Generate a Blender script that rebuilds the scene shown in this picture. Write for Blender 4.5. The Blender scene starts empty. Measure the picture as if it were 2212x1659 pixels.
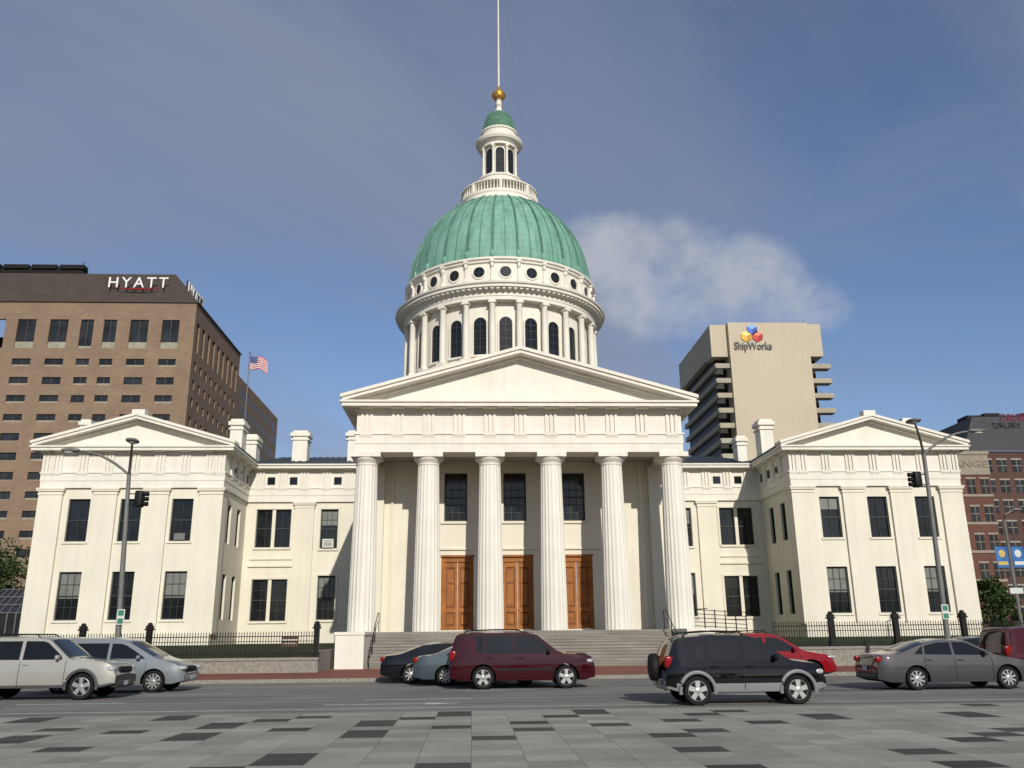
import bpy, math, random
import numpy as np
from mathutils import Vector, Matrix
random.seed(7)
C=bpy.context.scene.collection
sin,cos,pi,rad=math.sin,math.cos,math.pi,math.radians
# ---------------- camera calibration (photo frame 2212 x 1659)
PSI,TH,RHO,FP,CH=0.0477,0.2832,0.0106,1862.5,1.7
_F=Vector((sin(PSI)*cos(TH),cos(PSI)*cos(TH),sin(TH)))
_R=Vector((cos(PSI),-sin(PSI),0)); _U=Vector((-sin(PSI)*sin(TH),-cos(PSI)*sin(TH),cos(TH)))
def ray(px,py):
    X=px-1106; V=829.5-py
    u=X*cos(RHO)+V*sin(RHO); v=-X*sin(RHO)+V*cos(RHO)
    return (_F*FP+_R*u+_U*v).normalized()
def at(px,py,Y):
    d=ray(px,py); k=Y/d.y
    return d.x*k, CH+d.z*k
def atx(px,py,Y): return at(px,py,Y)[0]
def atz(px,py,Y): return at(px,py,Y)[1]
def depth_for(px,py,X):
    d=ray(px,py); return d.y*X/d.x, CH+d.z*X/d.x
# ---------------- materials
def new_mat(name):
    m=bpy.data.materials.new(name); m.use_nodes=True
    nt=m.node_tree; b=nt.nodes['Principled BSDF']; return m,nt,b
def mat(name,col,rough=.6,metal=0,var=.1,scale=1.5,bump=0,bscale=15,spec=.5,streak=0,coat=0,fine=0,sdir=(1.6,1.6,.09)):
    m,nt,b=new_mat(name); N=nt.nodes; L=nt.links
    b.inputs['Roughness'].default_value=rough; b.inputs['Metallic'].default_value=metal
    b.inputs['Specular IOR Level'].default_value=spec
    if coat: b.inputs['Coat Weight'].default_value=coat; b.inputs['Coat Roughness'].default_value=.02
    b.inputs['Base Color'].default_value=(*col,1)
    tc=N.new('ShaderNodeTexCoord')
    out=None
    if var:
        n=N.new('ShaderNodeTexNoise'); n.inputs['Scale'].default_value=scale; n.inputs['Detail'].default_value=6
        L.new(tc.outputs['Object'],n.inputs['Vector'])
        mr=N.new('ShaderNodeMapRange'); mr.inputs['From Min'].default_value=.3; mr.inputs['From Max'].default_value=.7
        mr.inputs['To Min'].default_value=1-var; mr.inputs['To Max'].default_value=1+var
        L.new(n.outputs['Fac'],mr.inputs['Value']); out=mr.outputs['Result']
    for (amt,sc) in ((streak,sdir),(fine,(9,9,9))):
        if amt:
            mp=N.new('ShaderNodeMapping'); mp.inputs['Scale'].default_value=sc
            n=N.new('ShaderNodeTexNoise'); n.inputs['Scale'].default_value=1.5; n.inputs['Detail'].default_value=5
            L.new(tc.outputs['Object'],mp.inputs['Vector']); L.new(mp.outputs['Vector'],n.inputs['Vector'])
            mr=N.new('ShaderNodeMapRange'); mr.inputs['From Min'].default_value=.35; mr.inputs['From Max'].default_value=.62
            mr.inputs['To Min'].default_value=1-amt; mr.inputs['To Max'].default_value=1.02
            L.new(n.outputs['Fac'],mr.inputs['Value'])
            if out is None: out=mr.outputs['Result']
            else:
                mu=N.new('ShaderNodeMath'); mu.operation='MULTIPLY'
                L.new(out,mu.inputs[0]); L.new(mr.outputs['Result'],mu.inputs[1]); out=mu.outputs[0]
    if out is not None:
        hs=N.new('ShaderNodeHueSaturation'); hs.inputs['Color'].default_value=(*col,1)
        L.new(out,hs.inputs['Value']); L.new(hs.outputs['Color'],b.inputs['Base Color'])
    if bump:
        n=N.new('ShaderNodeTexNoise'); n.inputs['Scale'].default_value=bscale; n.inputs['Detail'].default_value=4
        L.new(tc.outputs['Object'],n.inputs['Vector'])
        bp=N.new('ShaderNodeBump'); bp.inputs['Strength'].default_value=bump; bp.inputs['Distance'].default_value=.05
        L.new(n.outputs['Fac'],bp.inputs['Height']); L.new(bp.outputs['Normal'],b.inputs['Normal'])
    return m
def brick_mat(name,c1,c2,mortar,bw,bh,ms=.01,rough=.8,axis='xz',var=.12,off=.5):
    m,nt,b=new_mat(name); N=nt.nodes; L=nt.links
    tc=N.new('ShaderNodeTexCoord'); sp=N.new('ShaderNodeSeparateXYZ'); cb=N.new('ShaderNodeCombineXYZ')
    L.new(tc.outputs['Object'],sp.inputs[0])
    if axis=='xz':
        ad=N.new('ShaderNodeMath'); ad.operation='ADD'; L.new(sp.outputs['X'],ad.inputs[0]); L.new(sp.outputs['Y'],ad.inputs[1])
        L.new(ad.outputs[0],cb.inputs['X']); L.new(sp.outputs['Z'],cb.inputs['Y'])
    else:
        L.new(sp.outputs['X'],cb.inputs['X']); L.new(sp.outputs['Y'],cb.inputs['Y'])
    br=N.new('ShaderNodeTexBrick'); br.inputs['Scale'].default_value=1; br.offset=off
    br.inputs['Brick Width'].default_value=bw; br.inputs['Row Height'].default_value=bh; br.inputs['Mortar Size'].default_value=ms
    br.inputs['Color1'].default_value=(*c1,1); br.inputs['Color2'].default_value=(*c2,1); br.inputs['Mortar'].default_value=(*mortar,1)
    L.new(cb.outputs[0],br.inputs['Vector'])
    n=N.new('ShaderNodeTexNoise'); n.inputs['Scale'].default_value=.35; n.inputs['Detail'].default_value=8
    L.new(tc.outputs['Object'],n.inputs['Vector'])
    mr=N.new('ShaderNodeMapRange'); mr.inputs['From Min'].default_value=.3; mr.inputs['From Max'].default_value=.7
    mr.inputs['To Min'].default_value=1-var; mr.inputs['To Max'].default_value=1+var
    L.new(n.outputs['Fac'],mr.inputs['Value'])
    hs=N.new('ShaderNodeHueSaturation'); L.new(br.outputs['Color'],hs.inputs['Color']); L.new(mr.outputs['Result'],hs.inputs['Value'])
    L.new(hs.outputs['Color'],b.inputs['Base Color']); b.inputs['Roughness'].default_value=rough; b.inputs['Specular IOR Level'].default_value=.2
    return m
M={}
M['cream']=mat('cream_paint',(.645,.612,.51),.7,var=.045,scale=.4,streak=.04,fine=.03,bump=.08,bscale=8,spec=.2)
M['white']=mat('white_stone_paint',(.665,.638,.56),.7,var=.045,scale=.5,streak=.045,fine=.02,bump=.08,bscale=8,spec=.2)
M['column']=mat('column_paint',(.675,.65,.58),.65,var=.05,scale=.7,streak=.08,spec=.2)
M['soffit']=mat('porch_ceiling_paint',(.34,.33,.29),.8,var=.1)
M['glass']=mat('dark_window_glass',(.010,.012,.014),.08,var=.4,scale=.7,spec=.4)
M['frame']=mat('dark_sash_paint',(.045,.05,.045),.5,var=.1,spec=.2)
M['blind']=mat('pale_blind',(.14,.15,.135),.6,var=.1)
M['wood']=mat('varnished_oak',(.30,.11,.024),.5,var=.22,scale=2,streak=.25,bump=.1,bscale=6,spec=.2)
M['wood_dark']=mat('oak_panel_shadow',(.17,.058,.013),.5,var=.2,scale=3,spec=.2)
M['iron']=mat('black_iron',(.010,.010,.010),.5,var=.2,spec=.15)
M['slate']=mat('slate_roof',(.06,.07,.08),.6,var=.2,scale=1)
M['gold']=mat('aged_gold',(.55,.31,.06),.4,metal=.7,var=.3,scale=4)
M['steel']=mat('galvanised_pole',(.15,.15,.145),.55,metal=.2,var=.15,spec=.2)
M['acwhite']=mat('air_conditioner_casing',(.6,.59,.55),.5,var=.1)
M['granite']=brick_mat('granite_steps',(.25,.232,.205),(.20,.187,.165),(.09,.08,.07),1.3,.165,.008)
M['granite_wall']=mat('granite_block',(.25,.23,.20),.8,var=.2,scale=12,fine=.25,spec=.2)
def patina():
    m,nt,b=new_mat('copper_patina'); N=nt.nodes; L=nt.links
    tc=N.new('ShaderNodeTexCoord')
    n=N.new('ShaderNodeTexNoise'); n.inputs['Scale'].default_value=.9; n.inputs['Detail'].default_value=8
    mp=N.new('ShaderNodeMapping'); mp.inputs['Scale'].default_value=(1.6,1.6,.3)
    L.new(tc.outputs['Object'],mp.inputs[0]); L.new(mp.outputs[0],n.inputs['Vector'])
    cr=N.new('ShaderNodeValToRGB'); e=cr.color_ramp.elements
    e[0].position=.25; e[0].color=(.105,.23,.18,1); e[1].position=.8; e[1].color=(.22,.40,.325,1)
    x=e.new(.5); x.color=(.16,.33,.258,1)
    L.new(n.outputs['Fac'],cr.inputs[0])
    sp=N.new('ShaderNodeSeparateXYZ'); L.new(tc.outputs['Object'],sp.inputs[0])
    w=N.new('ShaderNodeMath'); w.operation='MULTIPLY'; w.inputs[1].default_value=1/.78; L.new(sp.outputs['Z'],w.inputs[0])
    fr=N.new('ShaderNodeMath'); fr.operation='FRACT'; L.new(w.outputs[0],fr.inputs[0])
    lt=N.new('ShaderNodeMath'); lt.operation='LESS_THAN'; lt.inputs[1].default_value=.07; L.new(fr.outputs[0],lt.inputs[0])
    mx=N.new('ShaderNodeMix'); mx.data_type='RGBA'; mx.blend_type='MULTIPLY'; mx.inputs['B'].default_value=(.76,.79,.76,1)
    L.new(lt.outputs[0],mx.inputs['Factor']); L.new(cr.outputs[0],mx.inputs['A']); L.new(mx.outputs['Result'],b.inputs['Base Color'])
    b.inputs['Roughness'].default_value=.6; b.inputs['Specular IOR Level'].default_value=.25
    return m
M['patina']=patina()
M['patina_rib_shade']=mat('rib_patina_shade',(.085,.185,.14),.6,var=.3,scale=1.2,spec=.2)  # rib shading put into the colour, since the frontal sun leaves little relief
M['patina_dark']=mat('cupola_patina',(.075,.165,.11),.6,var=.3,scale=2,spec=.2)
# ---------------- mesh builder
class MB:
    def __init__(s): s.v=[]; s.f=[]; s.m=[]; s.mi=0
    def add(s,vs,fs):
        o=len(s.v); s.v+= [tuple(v) for v in vs]; s.f+=[tuple(i+o for i in f) for f in fs]; s.m+=[s.mi]*len(fs)
    def box(s,x0,x1,y0,y1,z0,z1):
        if x0>x1:x0,x1=x1,x0
        if y0>y1:y0,y1=y1,y0
        if z0>z1:z0,z1=z1,z0
        s.add([(x0,y0,z0),(x1,y0,z0),(x1,y1,z0),(x0,y1,z0),(x0,y0,z1),(x1,y0,z1),(x1,y1,z1),(x0,y1,z1)],
              [(0,3,2,1),(4,5,6,7),(0,1,5,4),(1,2,6,5),(2,3,7,6),(3,0,4,7)])
    def prism(s,poly,y0,y1):
        n=len(poly)
        s.add([(x,y0,z) for x,z in poly]+[(x,y1,z) for x,z in poly],
              [tuple(range(n)),tuple(range(2*n-1,n-1,-1))]+[(i,i+n,(i+1)%n+n,(i+1)%n) for i in range(n)])
    def lathe(s,cx,cy,prof,n=48,mod=None,cap=True,axis='z'):
        vs=[];fs=[]
        for (r,z) in prof:
            for k in range(n):
                a=2*pi*k/n; rr=r*(mod(k) if mod else 1)
                if axis=='z': vs.append((cx+rr*cos(a),cy+rr*sin(a),z))
                else: vs.append((cx+rr*cos(a),z,cy+rr*sin(a)))
        for i in range(len(prof)-1):
            for k in range(n):
                a=i*n+k;b=i*n+(k+1)%n
                fs.append((a,b,b+n,a+n) if axis=='z' else (a,a+n,b+n,b))
        if cap:
            fs.append(tuple(range(n-1,-1,-1))); fs.append(tuple(range((len(prof)-1)*n,len(prof)*n)))
        s.add(vs,fs)
    def tube(s,pts,r,n=8):
        pts=[Vector(p) for p in pts]; rs=r if isinstance(r,(list,tuple)) else [r]*len(pts)
        vs=[];fs=[]
        for i,p in enumerate(pts):
            t=(pts[min(i+1,len(pts)-1)]-pts[max(i-1,0)]).normalized()
            ref=Vector((0,0,1)) if abs(t.z)<.9 else Vector((1,0,0))
            a=t.cross(ref).normalized(); b=t.cross(a)
            for k in range(n):
                q=2*pi*k/n; vs.append(p+(a*cos(q)+b*sin(q))*rs[i])
        for i in range(len(pts)-1):
            for k in range(n):
                a=i*n+k;b=i*n+(k+1)%n; fs.append((a,a+n,b+n,b))
        fs.append(tuple(range(n))); fs.append(tuple(range(len(pts)*n-1,(len(pts)-1)*n-1,-1)))
        s.add(vs,fs)
    def sell(s,c,r,e=.5,nu=16,nv=10):
        def pw(x): return math.copysign(abs(x)**e,x)
        vs=[];fs=[]
        for j in range(nv+1):
            ph=-pi/2+pi*j/nv
            for k in range(nu):
                a=2*pi*k/nu
                vs.append((c[0]+r[0]*pw(cos(ph))*pw(cos(a)),c[1]+r[1]*pw(cos(ph))*pw(sin(a)),c[2]+r[2]*pw(sin(ph))))
        for j in range(nv):
            for k in range(nu):
                a=j*nu+k;b=j*nu+(k+1)%nu; fs.append((a,b,b+nu,a+nu))
        s.add(vs,fs)
    def build(s,name,mats,parent=None,smooth=False,ang=35,local=False):
        me=bpy.data.meshes.new(name); me.from_pydata(s.v,[],s.f)
        if not isinstance(mats,(list,tuple)): mats=[mats]
        for m in mats: me.materials.append(m)
        me.polygons.foreach_set('material_index',s.m)
        if smooth:
            me.polygons.foreach_set('use_smooth',[True]*len(s.f)); me.set_sharp_from_angle(angle=rad(ang))
        me.update()
        o=bpy.data.objects.new(name,me); C.objects.link(o)
        if parent is not None:
            o.parent=parent
            if parent.type=='EMPTY' and not local: o.location=-parent.location
        return o
def tag(o,label,cat,group=None):
    o['label']=label; o['category']=cat
    if group: o['group']=group
    return o
def thing(name,label,cat,loc=(0,0,0),group=None,rz=0):
    o=bpy.data.objects.new(name,None); C.objects.link(o); o.location=loc; o.rotation_euler=(0,0,rz); o.empty_display_size=.3
    return tag(o,label,cat,group)
def struct(o): o['kind']='structure'; return o
def wallgrid(mb,axis,c,din,u0,u1,z0,z1,opens,depth=.3):
    us=sorted(set([u0,u1]+[x for o in opens for x in o[:2]])); zs=sorted(set([z0,z1]+[x for o in opens for x in o[2:4]]))
    P=(lambda u,z,d=0:(u,c+din*d,z)) if axis=='y' else (lambda u,z,d=0:(c+din*d,u,z))
    for i in range(len(us)-1):
        for j in range(len(zs)-1):
            um=(us[i]+us[i+1])/2; zm=(zs[j]+zs[j+1])/2
            if any(o[0]<um<o[1] and o[2]<zm<o[3] for o in opens): continue
            mb.add([P(us[i],zs[j]),P(us[i+1],zs[j]),P(us[i+1],zs[j+1]),P(us[i],zs[j+1])],[(0,1,2,3)])
    for (a,b,z,w) in [o[:4] for o in opens]:
        q=[(a,z),(b,z),(b,w),(a,w)]
        for k in range(4):
            p1=q[k];p2=q[(k+1)%4]
            mb.add([P(*p1),P(*p2),P(*p2,depth),P(*p1,depth)],[(0,1,2,3)])
def abox(mb,axis,c,out,a0,a1,d0,d1,z0,z1):
    if axis=='y': mb.box(a0,a1,c+out*d0,c+out*d1,z0,z1)
    else: mb.box(c+out*d0,c+out*d1,a0,a1,z0,z1)
def window(parent,axis,c,out,a0,a1,z0,z1,depth=.25,nx=3,ny=4,fw=.07,bw=.03,blind=None,fm=None,gm=None,double=False,name='window'):
    mb=MB(); e=.003
    abox(mb,axis,c,out,a0+e,a0+fw,-depth,-depth+.1,z0+e,z1-e); abox(mb,axis,c,out,a1-fw,a1-e,-depth,-depth+.1,z0+e,z1-e)
    abox(mb,axis,c,out,a0+fw,a1-fw,-depth,-depth+.1,z0+e,z0+fw); abox(mb,axis,c,out,a0+fw,a1-fw,-depth,-depth+.1,z1-fw,z1-e)
    zm=(z0+z1)/2
    if ny>1: abox(mb,axis,c,out,a0+fw,a1-fw,-depth,-depth+.07,zm-.035,zm+.035)
    if double: abox(mb,axis,c,out,(a0+a1)/2-.10,(a0+a1)/2+.10,-depth,-depth+.2,z0+fw,z1-fw)
    for i in range(1,nx):
        x=a0+fw+(a1-a0-2*fw)*i/nx; abox(mb,axis,c,out,x-bw/2,x+bw/2,-depth-.005,-depth+.045,z0+fw,z1-fw)
    for j in range(1,ny):
        z=z0+fw+(z1-z0-2*fw)*j/ny
        if abs(z-zm)>.1: abox(mb,axis,c,out,a0+fw,a1-fw,-depth-.006,-depth+.04,z-bw/2,z+bw/2)
    w=mb.build(name,fm or M['frame'],parent)
    g=MB(); abox(g,axis,c,out,a0+.002,a1-.002,-depth-.06,-depth-.02,z0+.002,z1-.002); g.build('pane',gm or M['glass'],w)
    if blind:
        g=MB(); abox(g,axis,c,out,a0+fw,a1-fw,-depth-.019,-depth-.012,z1-(z1-z0)*blind,z1-fw); g.build('blind',M['blind'],w)
    return w
# ---------------- courthouse
Xc=2.84; YW=62.; YR=69.; YD=83.24; ZA=11.98
ch=thing('courthouse','cream stone courthouse with green copper dome and six columned portico','courthouse',(Xc,62,1.5))
def entab(mb,axis,c,out,a0,a1,e0,e1,trig,ov=.7,thick=.8,small=1.0):
    def lay(z0,z1,d,dep=None):
        abox(mb,axis,c,out,a0-e0*d,a1+e1*d,-(thick if dep is None else dep),d,z0,z1)
    lay(ZA,ZA+.5,0); lay(ZA+.5,13.02,.035); lay(13.02,13.12,.10); lay(13.12,14.4,-.02); lay(14.4,14.5,.14); lay(14.56,14.78,ov); lay(14.78,14.9,ov+.1)
    lay(14.5,14.56,ov*.25)
    for t in trig:
        for k in (-1,0,1): abox(mb,axis,c,out,t+k*.26-.085,t+k*.26+.085,-.02,.085,13.125,14.28)
        abox(mb,axis,c,out,t-.37,t+.37,-.02,.10,14.28,14.397)
        abox(mb,axis,c,out,t-.37,t+.37,.035,.09,12.95,13.018)
        for k in range(5): abox(mb,axis,c,out,t-.33+k*.145,t-.27+k*.145,.037,.085,12.86,12.948)
        abox(mb,axis,c,out,t-.40,t+.40,.142,ov-.12,14.503,14.557)
def pediment(mb,xc,hw,yf,ov,za,back=.5):
    hx=hw+ov+.1; zt=15.25
    tri=[(xc-hw-.2,14.9),(xc+hw+.2,14.9),(xc,14.9+(za-.45-14.9)*1.0)]
    mb.prism(tri,yf+.12,yf+.4)
    def chev(x1,z1,x2,z2,th,y0,y1):
        for s in (-1,1):
            p=[(xc+s*x1,z1-th),(xc+s*x2,z2-th),(xc+s*x2,z2),(xc+s*x1,z1)]
            if s==1: p=p[::-1]
            mb.prism(p,y0,y1)
    sl=(za-zt)/hx
    chev(hx,zt,0,za,.20,yf-ov-.1,yf+back)
    chev(hx-.1,zt-.205+sl*.1,0,za-.205,.20,yf-ov,yf+back)
    chev(hx-.75,zt-.41+sl*.75,0,za-.41,.16,yf-.16,yf+back)
    chev(hx-1.6,zt-.575+sl*1.6,0,za-.575,.10,yf+.03,yf+.11)
    return sl,hx,zt
mb=MB(); YF=49.5; HP=9.62
s0=3.604
entab(mb,'y',YF,-1,Xc-HP,Xc+HP,1,1,[Xc+k*s0/2 for k in range(-5,6)],ov=.8,thick=1.45)
for q in (-1,1):
    entab(mb,'x',Xc+q*HP,q,YF+1.45,YR,0,0,[YF+1.9+i*1.8 for i in range(0,9)],ov=.8,thick=1.0)
mb.build('portico_entablature',M['white'],ch)
mb=MB(); slp,hxp,ztp=pediment(mb,Xc,HP,YF,.8,18.25); mb.build('portico_pediment',M['white'],ch)
mb=MB()
for q in (-1,1):
    p=[(Xc+q*(hxp-.1),ztp-.1+slp*.1-.05),(Xc,18.25-.12),(Xc,17.5),(Xc+q*(hxp-.1),14.93)]
    if q==-1: p=p[::-1]
    mb.prism(p,YF+.5,80)
mb.build('portico_roof',M['slate'],ch)
def flute(k): return (1,.962,.945,.962)[k%4]
cm=MB()
prof=[]
for i in range(9):
    t=i/8; prof.append((.77-.15*t**1.25, 0+9.35*t))
cm.lathe(0,0,prof,80,flute)
cm2=[(.63,9.35),(.645,9.42),(.63,9.45),(.66,9.50),(.80,9.66),(.83,9.74),(.80,9.78)]
cm.lathe(0,0,cm2,48); cm.box(-.86,.86,-.86,.86,9.78,10.06)
c0=cm.build('portico_column',M['column'],ch); ZB=1.92
c0.location=Vector((Xc-2.5*s0,50.22,ZB))-ch.location
for k in range(1,6):
    o=c0.copy(); C.objects.link(o); o.location=Vector((Xc+(k-2.5)*s0,50.22,ZB))-ch.location
YB=54.2; doors=[];wins=[]
for k in (-1,0,1):
    doors.append((Xc-.05+k*3.68-1.0,Xc-.05+k*3.68+1.0,2.0,6.35)); wins.append((Xc-.15+k*3.72-.72,Xc-.15+k*3.72+.72,8.55,11.6))
mb=MB(); wallgrid(mb,'y',YB,1,Xc-HP,Xc+HP,1.9,14.4,doors+wins,.4)
for q in (-1,1):
    mb.box(Xc+q*HP,Xc+q*(HP-1.3),YB-.35,YB-.002,1.9,ZA+.02)
    mb.box(Xc+q*(HP+.06),Xc+q*(HP-1.36),YB-.41,YB-.002,11.45,11.65)
    mb.box(Xc+q*7.9,Xc+q*7.75,YB-.12,YB-.002,1.92,11.9)
mb.box(Xc-5.9,Xc+5.9,YB-.12,YB-.002,6.78,6.9)
for d in wins:
    mb.box(d[0]-.2,d[1]+.2,YB-.12,YB-.002,d[2]-.16,d[2]-.02)
for q in (-1,1):
    mb.box(Xc+q*HP,Xc+q*(HP-.4),YB+.42,YR+4,1.5,ZA-.003)
mb.build('portico_wall',M['cream'],ch)
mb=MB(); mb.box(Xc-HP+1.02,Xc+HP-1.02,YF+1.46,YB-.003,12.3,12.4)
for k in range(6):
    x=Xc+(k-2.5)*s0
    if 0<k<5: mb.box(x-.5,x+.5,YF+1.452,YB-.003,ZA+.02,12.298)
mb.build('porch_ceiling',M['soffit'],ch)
for i,d in enumerate(doors):
    a0,a1,z0,z1=d; mb=MB()
    mb.box(a0+.003,a0+.16,YB+.1,YB+.38,z0,z1-.003); mb.box(a1-.16,a1-.003,YB+.1,YB+.38,z0,z1-.003); mb.box(a0+.16,a1-.16,YB+.1,YB+.38,z1-.3,z1-.003)
    mb.box(a0-.05,a1+.05,YB-.06,YB-.002,z1+.003,z1+.12)
    dr=mb.build('door',M['wood'],ch)
    xm=(a0+a1)/2
    for q in (-1,1):
        lf=MB(); xa,xb=(a0+.16,xm-.02) if q<0 else (xm+.02,a1-.16); yy=YB+.26
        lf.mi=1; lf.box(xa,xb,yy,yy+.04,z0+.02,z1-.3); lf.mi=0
        for zz in ((z0+.02,z0+.25),(z0+1.05,z0+1.3),(z1-.62,z1-.3)): lf.box(xa,xb,yy-.07,yy-.001,zz[0],zz[1])
        lf.box(xa,xa+.14,yy-.071,yy-.002,z0+.02,z1-.3); lf.box(xb-.14,xb,yy-.071,yy-.002,z0+.02,z1-.3)
        for (p0,p1) in ((z0+.36,z0+.94),(z0+1.42,z0+2.7),(z0+2.82,z1-.74)): lf.box(xa+.21,xb-.21,yy-.03,yy-.001,p0,p1)
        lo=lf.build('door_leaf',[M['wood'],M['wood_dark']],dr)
    kn=MB(); kn.sell((xm+.1,YB+.16,z0+1.18),(.035,.05,.07),1); kn.build('door_handle',M['gold'],dr,True)
for i,d in enumerate(wins): window(ch,'y',YB,-1,*d[:4],depth=.3,nx=3,ny=6,fw=.08,bw=.035)
mb=MB(); n=11
mb.box(Xc-HP-.25,Xc+HP+.25,49.38,YB+1,.5,ZB)
for k in range(n):
    z=.14+(ZB-.14)*(k+1)/(n+1)
    mb.box(Xc-8.3,Xc+8.3,46+k*.307,46+(k+1)*.307 if k<n-1 else 49.378,0.1,z)
    mb.box(Xc-8.3+.002,Xc+8.3-.002,46+k*.307-.03,46+k*.307-.001,z-.04,z)
mb.build('steps',M['granite'],ch)
for q in (-1,1):
    mb=MB(); mb.box(Xc+q*8.302,Xc+q*9.75,45.9,49.37,.1,1.78); mb.box(Xc+q*8.26,Xc+q*9.8,45.85,49.372,1.78,1.93)
    mb.build('cheek_block',M['white'],ch)
    mb=MB(); x=Xc+q*8.0
    P=[(x,45.7,.15),(x,45.7,1.05),(x,46.0,1.12),(x,49.4,2.95),(x,50.0,2.95),(x,50.0,1.93)]
    mb.tube(P,.025,6)
    for t in (.33,.66): mb.tube([(x,46+3.4*t,.2+1.8*t),(x,46+3.4*t,1.12+1.83*t)],.02,6)
    mb.tube([(x,45.7,.65),(x,46,.7),(x,49.4,2.5),(x,50,2.5)],.015,6)
    mb.build('handrail',M['iron'],ch)
WC=26.9; WH=6.25
def pilaster(mb,axis,c,out,a0,a1,z0=1.6,pr=.2):
    abox(mb,axis,c,out,a0,a1,.001,pr,z0,11.5)
    abox(mb,axis,c,out,a0-.05,a1+.05,.001,pr+.05,11.5,11.6); abox(mb,axis,c,out,a0-.02,a1+.02,.001,pr+.02,11.6,11.74)
    abox(mb,axis,c,out,a0-.12,a1+.12,.001,pr+.12,11.74,11.86); abox(mb,axis,c,out,a0-.16,a1+.16,.001,pr+.16,11.86,ZA-.003)
for q in (-1,1):
    xc=Xc+q*WC; xi=xc-q*WH; xo=xc+q*WH; zb=1.4 if q<0 else 1.7
    lo=[];up=[]
    for k in (-1,0,1):
        x=xc+k*3.58-.0
        lo.append((x-.76,x+.76,2.95,6.18)); up.append((x-.74,x+.74,8.25,11.22))
    mb=MB(); wallgrid(mb,'y',YW,1,xc-WH,xc+WH,zb-.6,ZA-.004,lo+up,.32)
    sl=[];su=[]
    for yy in (64.35,66.9): sl.append((yy-.5,yy+.5,2.95,6.1)); su.append((yy-.5,yy+.5,8.3,11.1))
    wallgrid(mb,'x',xi,q,YW,YR+2,zb-.6,ZA-.004,sl+su,.3)
    mb.box(xo,xo-q*.3,YW+.002,100,zb-.6,ZA-.004)
    mb.box(min(xi,xi+q*.3),max(xi,xi+q*.3),YR+2.002,100,zb-.6,ZA-.004)
    for (a,b,z,w) in lo+up:
        mb.box(a-.12,b+.12,YW-.09,YW-.002,z-.16,z-.01)
    mb.box(xc-WH-.05,xc+WH+.05,YW-.26,YW-.002,zb-.6,zb+.55)
    mb.build('wing_wall',M['cream'],ch)
    for a,b in ((-WH-.15,-4.75),(-2.6,-.98),(.98,2.6),(4.75,WH+.15)):
        m2=MB(); pilaster(m2,'y',YW,-1,xc+a,xc+b,zb+.55); m2.build('pilaster',M['cream'],ch)
    m2=MB(); pilaster(m2,'x',xi,-q,YW-.19,YW+.95,zb+.55,.148); m2.build('pilaster',M['cream'],ch)
    for i,d in enumerate(lo): window(ch,'y',YW,-1,*d,nx=3,ny=4,blind=(.55 if (i+q)%2 else None))
    for i,d in enumerate(up):
        w=window(ch,'y',YW,-1,*d,nx=2,ny=2,blind=(.3 if (i==0 and q>0) else None))
        if q<0 and i==2:
            a=MB(); a.box(xc+3.58-.4,xc+3.58+.35,YW+.0,YW+.3,8.33,8.8); a.build('air_conditioner',M['steel'],w)
    for d in sl+su: window(ch,'x',xi,-q,*d,nx=2,ny=4)
    mb=MB()
    entab(mb,'y',YW-.2,-1,xc-WH-.15,xc+WH+.15,1,1,[xc+k*1.79 for k in range(-3,4)]+[xc-WH+.2,xc+WH-.2],ov=.65)
    entab(mb,'x',xi-q*.15,-q,YW-.2+.8,YR,0,0,[63.6,65.4,67.2],ov=.65)
    entab(mb,'x',xo+q*.15,q,YW-.2+.8,95,0,0,[63.6+1.8*i for i in range(8)],ov=.65)
    mb.build('wing_entablature',M['white'],ch)
    mb=MB(); sw,hx,zt=pediment(mb,xc,WH+.15,YW-.2,.65,17.3)
    mb.box(xc-.45,xc+.45,YW-.6,YW+.1,17.1,17.62)
    mb.build('wing_pediment',M['white'],ch)
    mb=MB()
    for r in (-1,1):
        p=[(xc+r*(hx-.1),zt-.1),(xc,17.15),(xc,16.6),(xc+r*(hx-.1),14.93)]
        if r==-1: p=p[::-1]
        mb.prism(p,YW+.31,100)
    mb.build('wing_roof',M['slate'],ch)
    for yy in (64.5,66.3,68.0):
        w=MB(); abox(w,'x',xi-q*.15,-q,yy-.32,yy+.32,-.01,.012,13.35,13.98); w.build('attic_window',M['glass'],ch)
    xa,xb=sorted((Xc+q*HP,xi)); sd=Xc+q*18.45; ss=Xc+q*14.1
    du=(sd-1.35,sd+1.35,8.45,11.4); dl=(sd-1.35,sd+1.35,2.9,6.0); su1=(ss-.68,ss+.68,8.35,11.4); sl1=(ss-.68,ss+.68,2.95,6.25)
    mb=MB(); wallgrid(mb,'y',YR,1,xa,xb,.9,ZA-.004,[du,dl,su1,sl1],.3)
    mb.box(sd-1.75,sd+1.75,YR-.14,YR-.002,6.95,7.1); mb.box(sd-1.65,sd+1.65,YR-.1,YR-.002,7.5,7.62)
    for (a,b,z,w) in (du,dl,su1,sl1):
        mb.box(a-.12,b+.12,YR-.12,YR-.002,z-.17,z-.012)
        for x in (a-.18,b+.02): mb.box(x,x+.16,YR-.07,YR-.002,z,w+.18)
        mb.box(a-.02,b+.02,YR-.07,YR-.002,w+.02,w+.18)
    mb.build('recess_wall',M['cream'],ch)
    for px in (Xc+q*16.05,Xc+q*10.6):
        m2=MB(); pilaster(m2,'y',YR,-1,px-.75,px+.75,1.0); m2.build('pilaster',M['cream'],ch)
    window(ch,'y',YR,-1,*du,nx=4,ny=2,double=True,fm=M['frame']); window(ch,'y',YR,-1,*dl,nx=4,ny=4,double=True)
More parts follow.
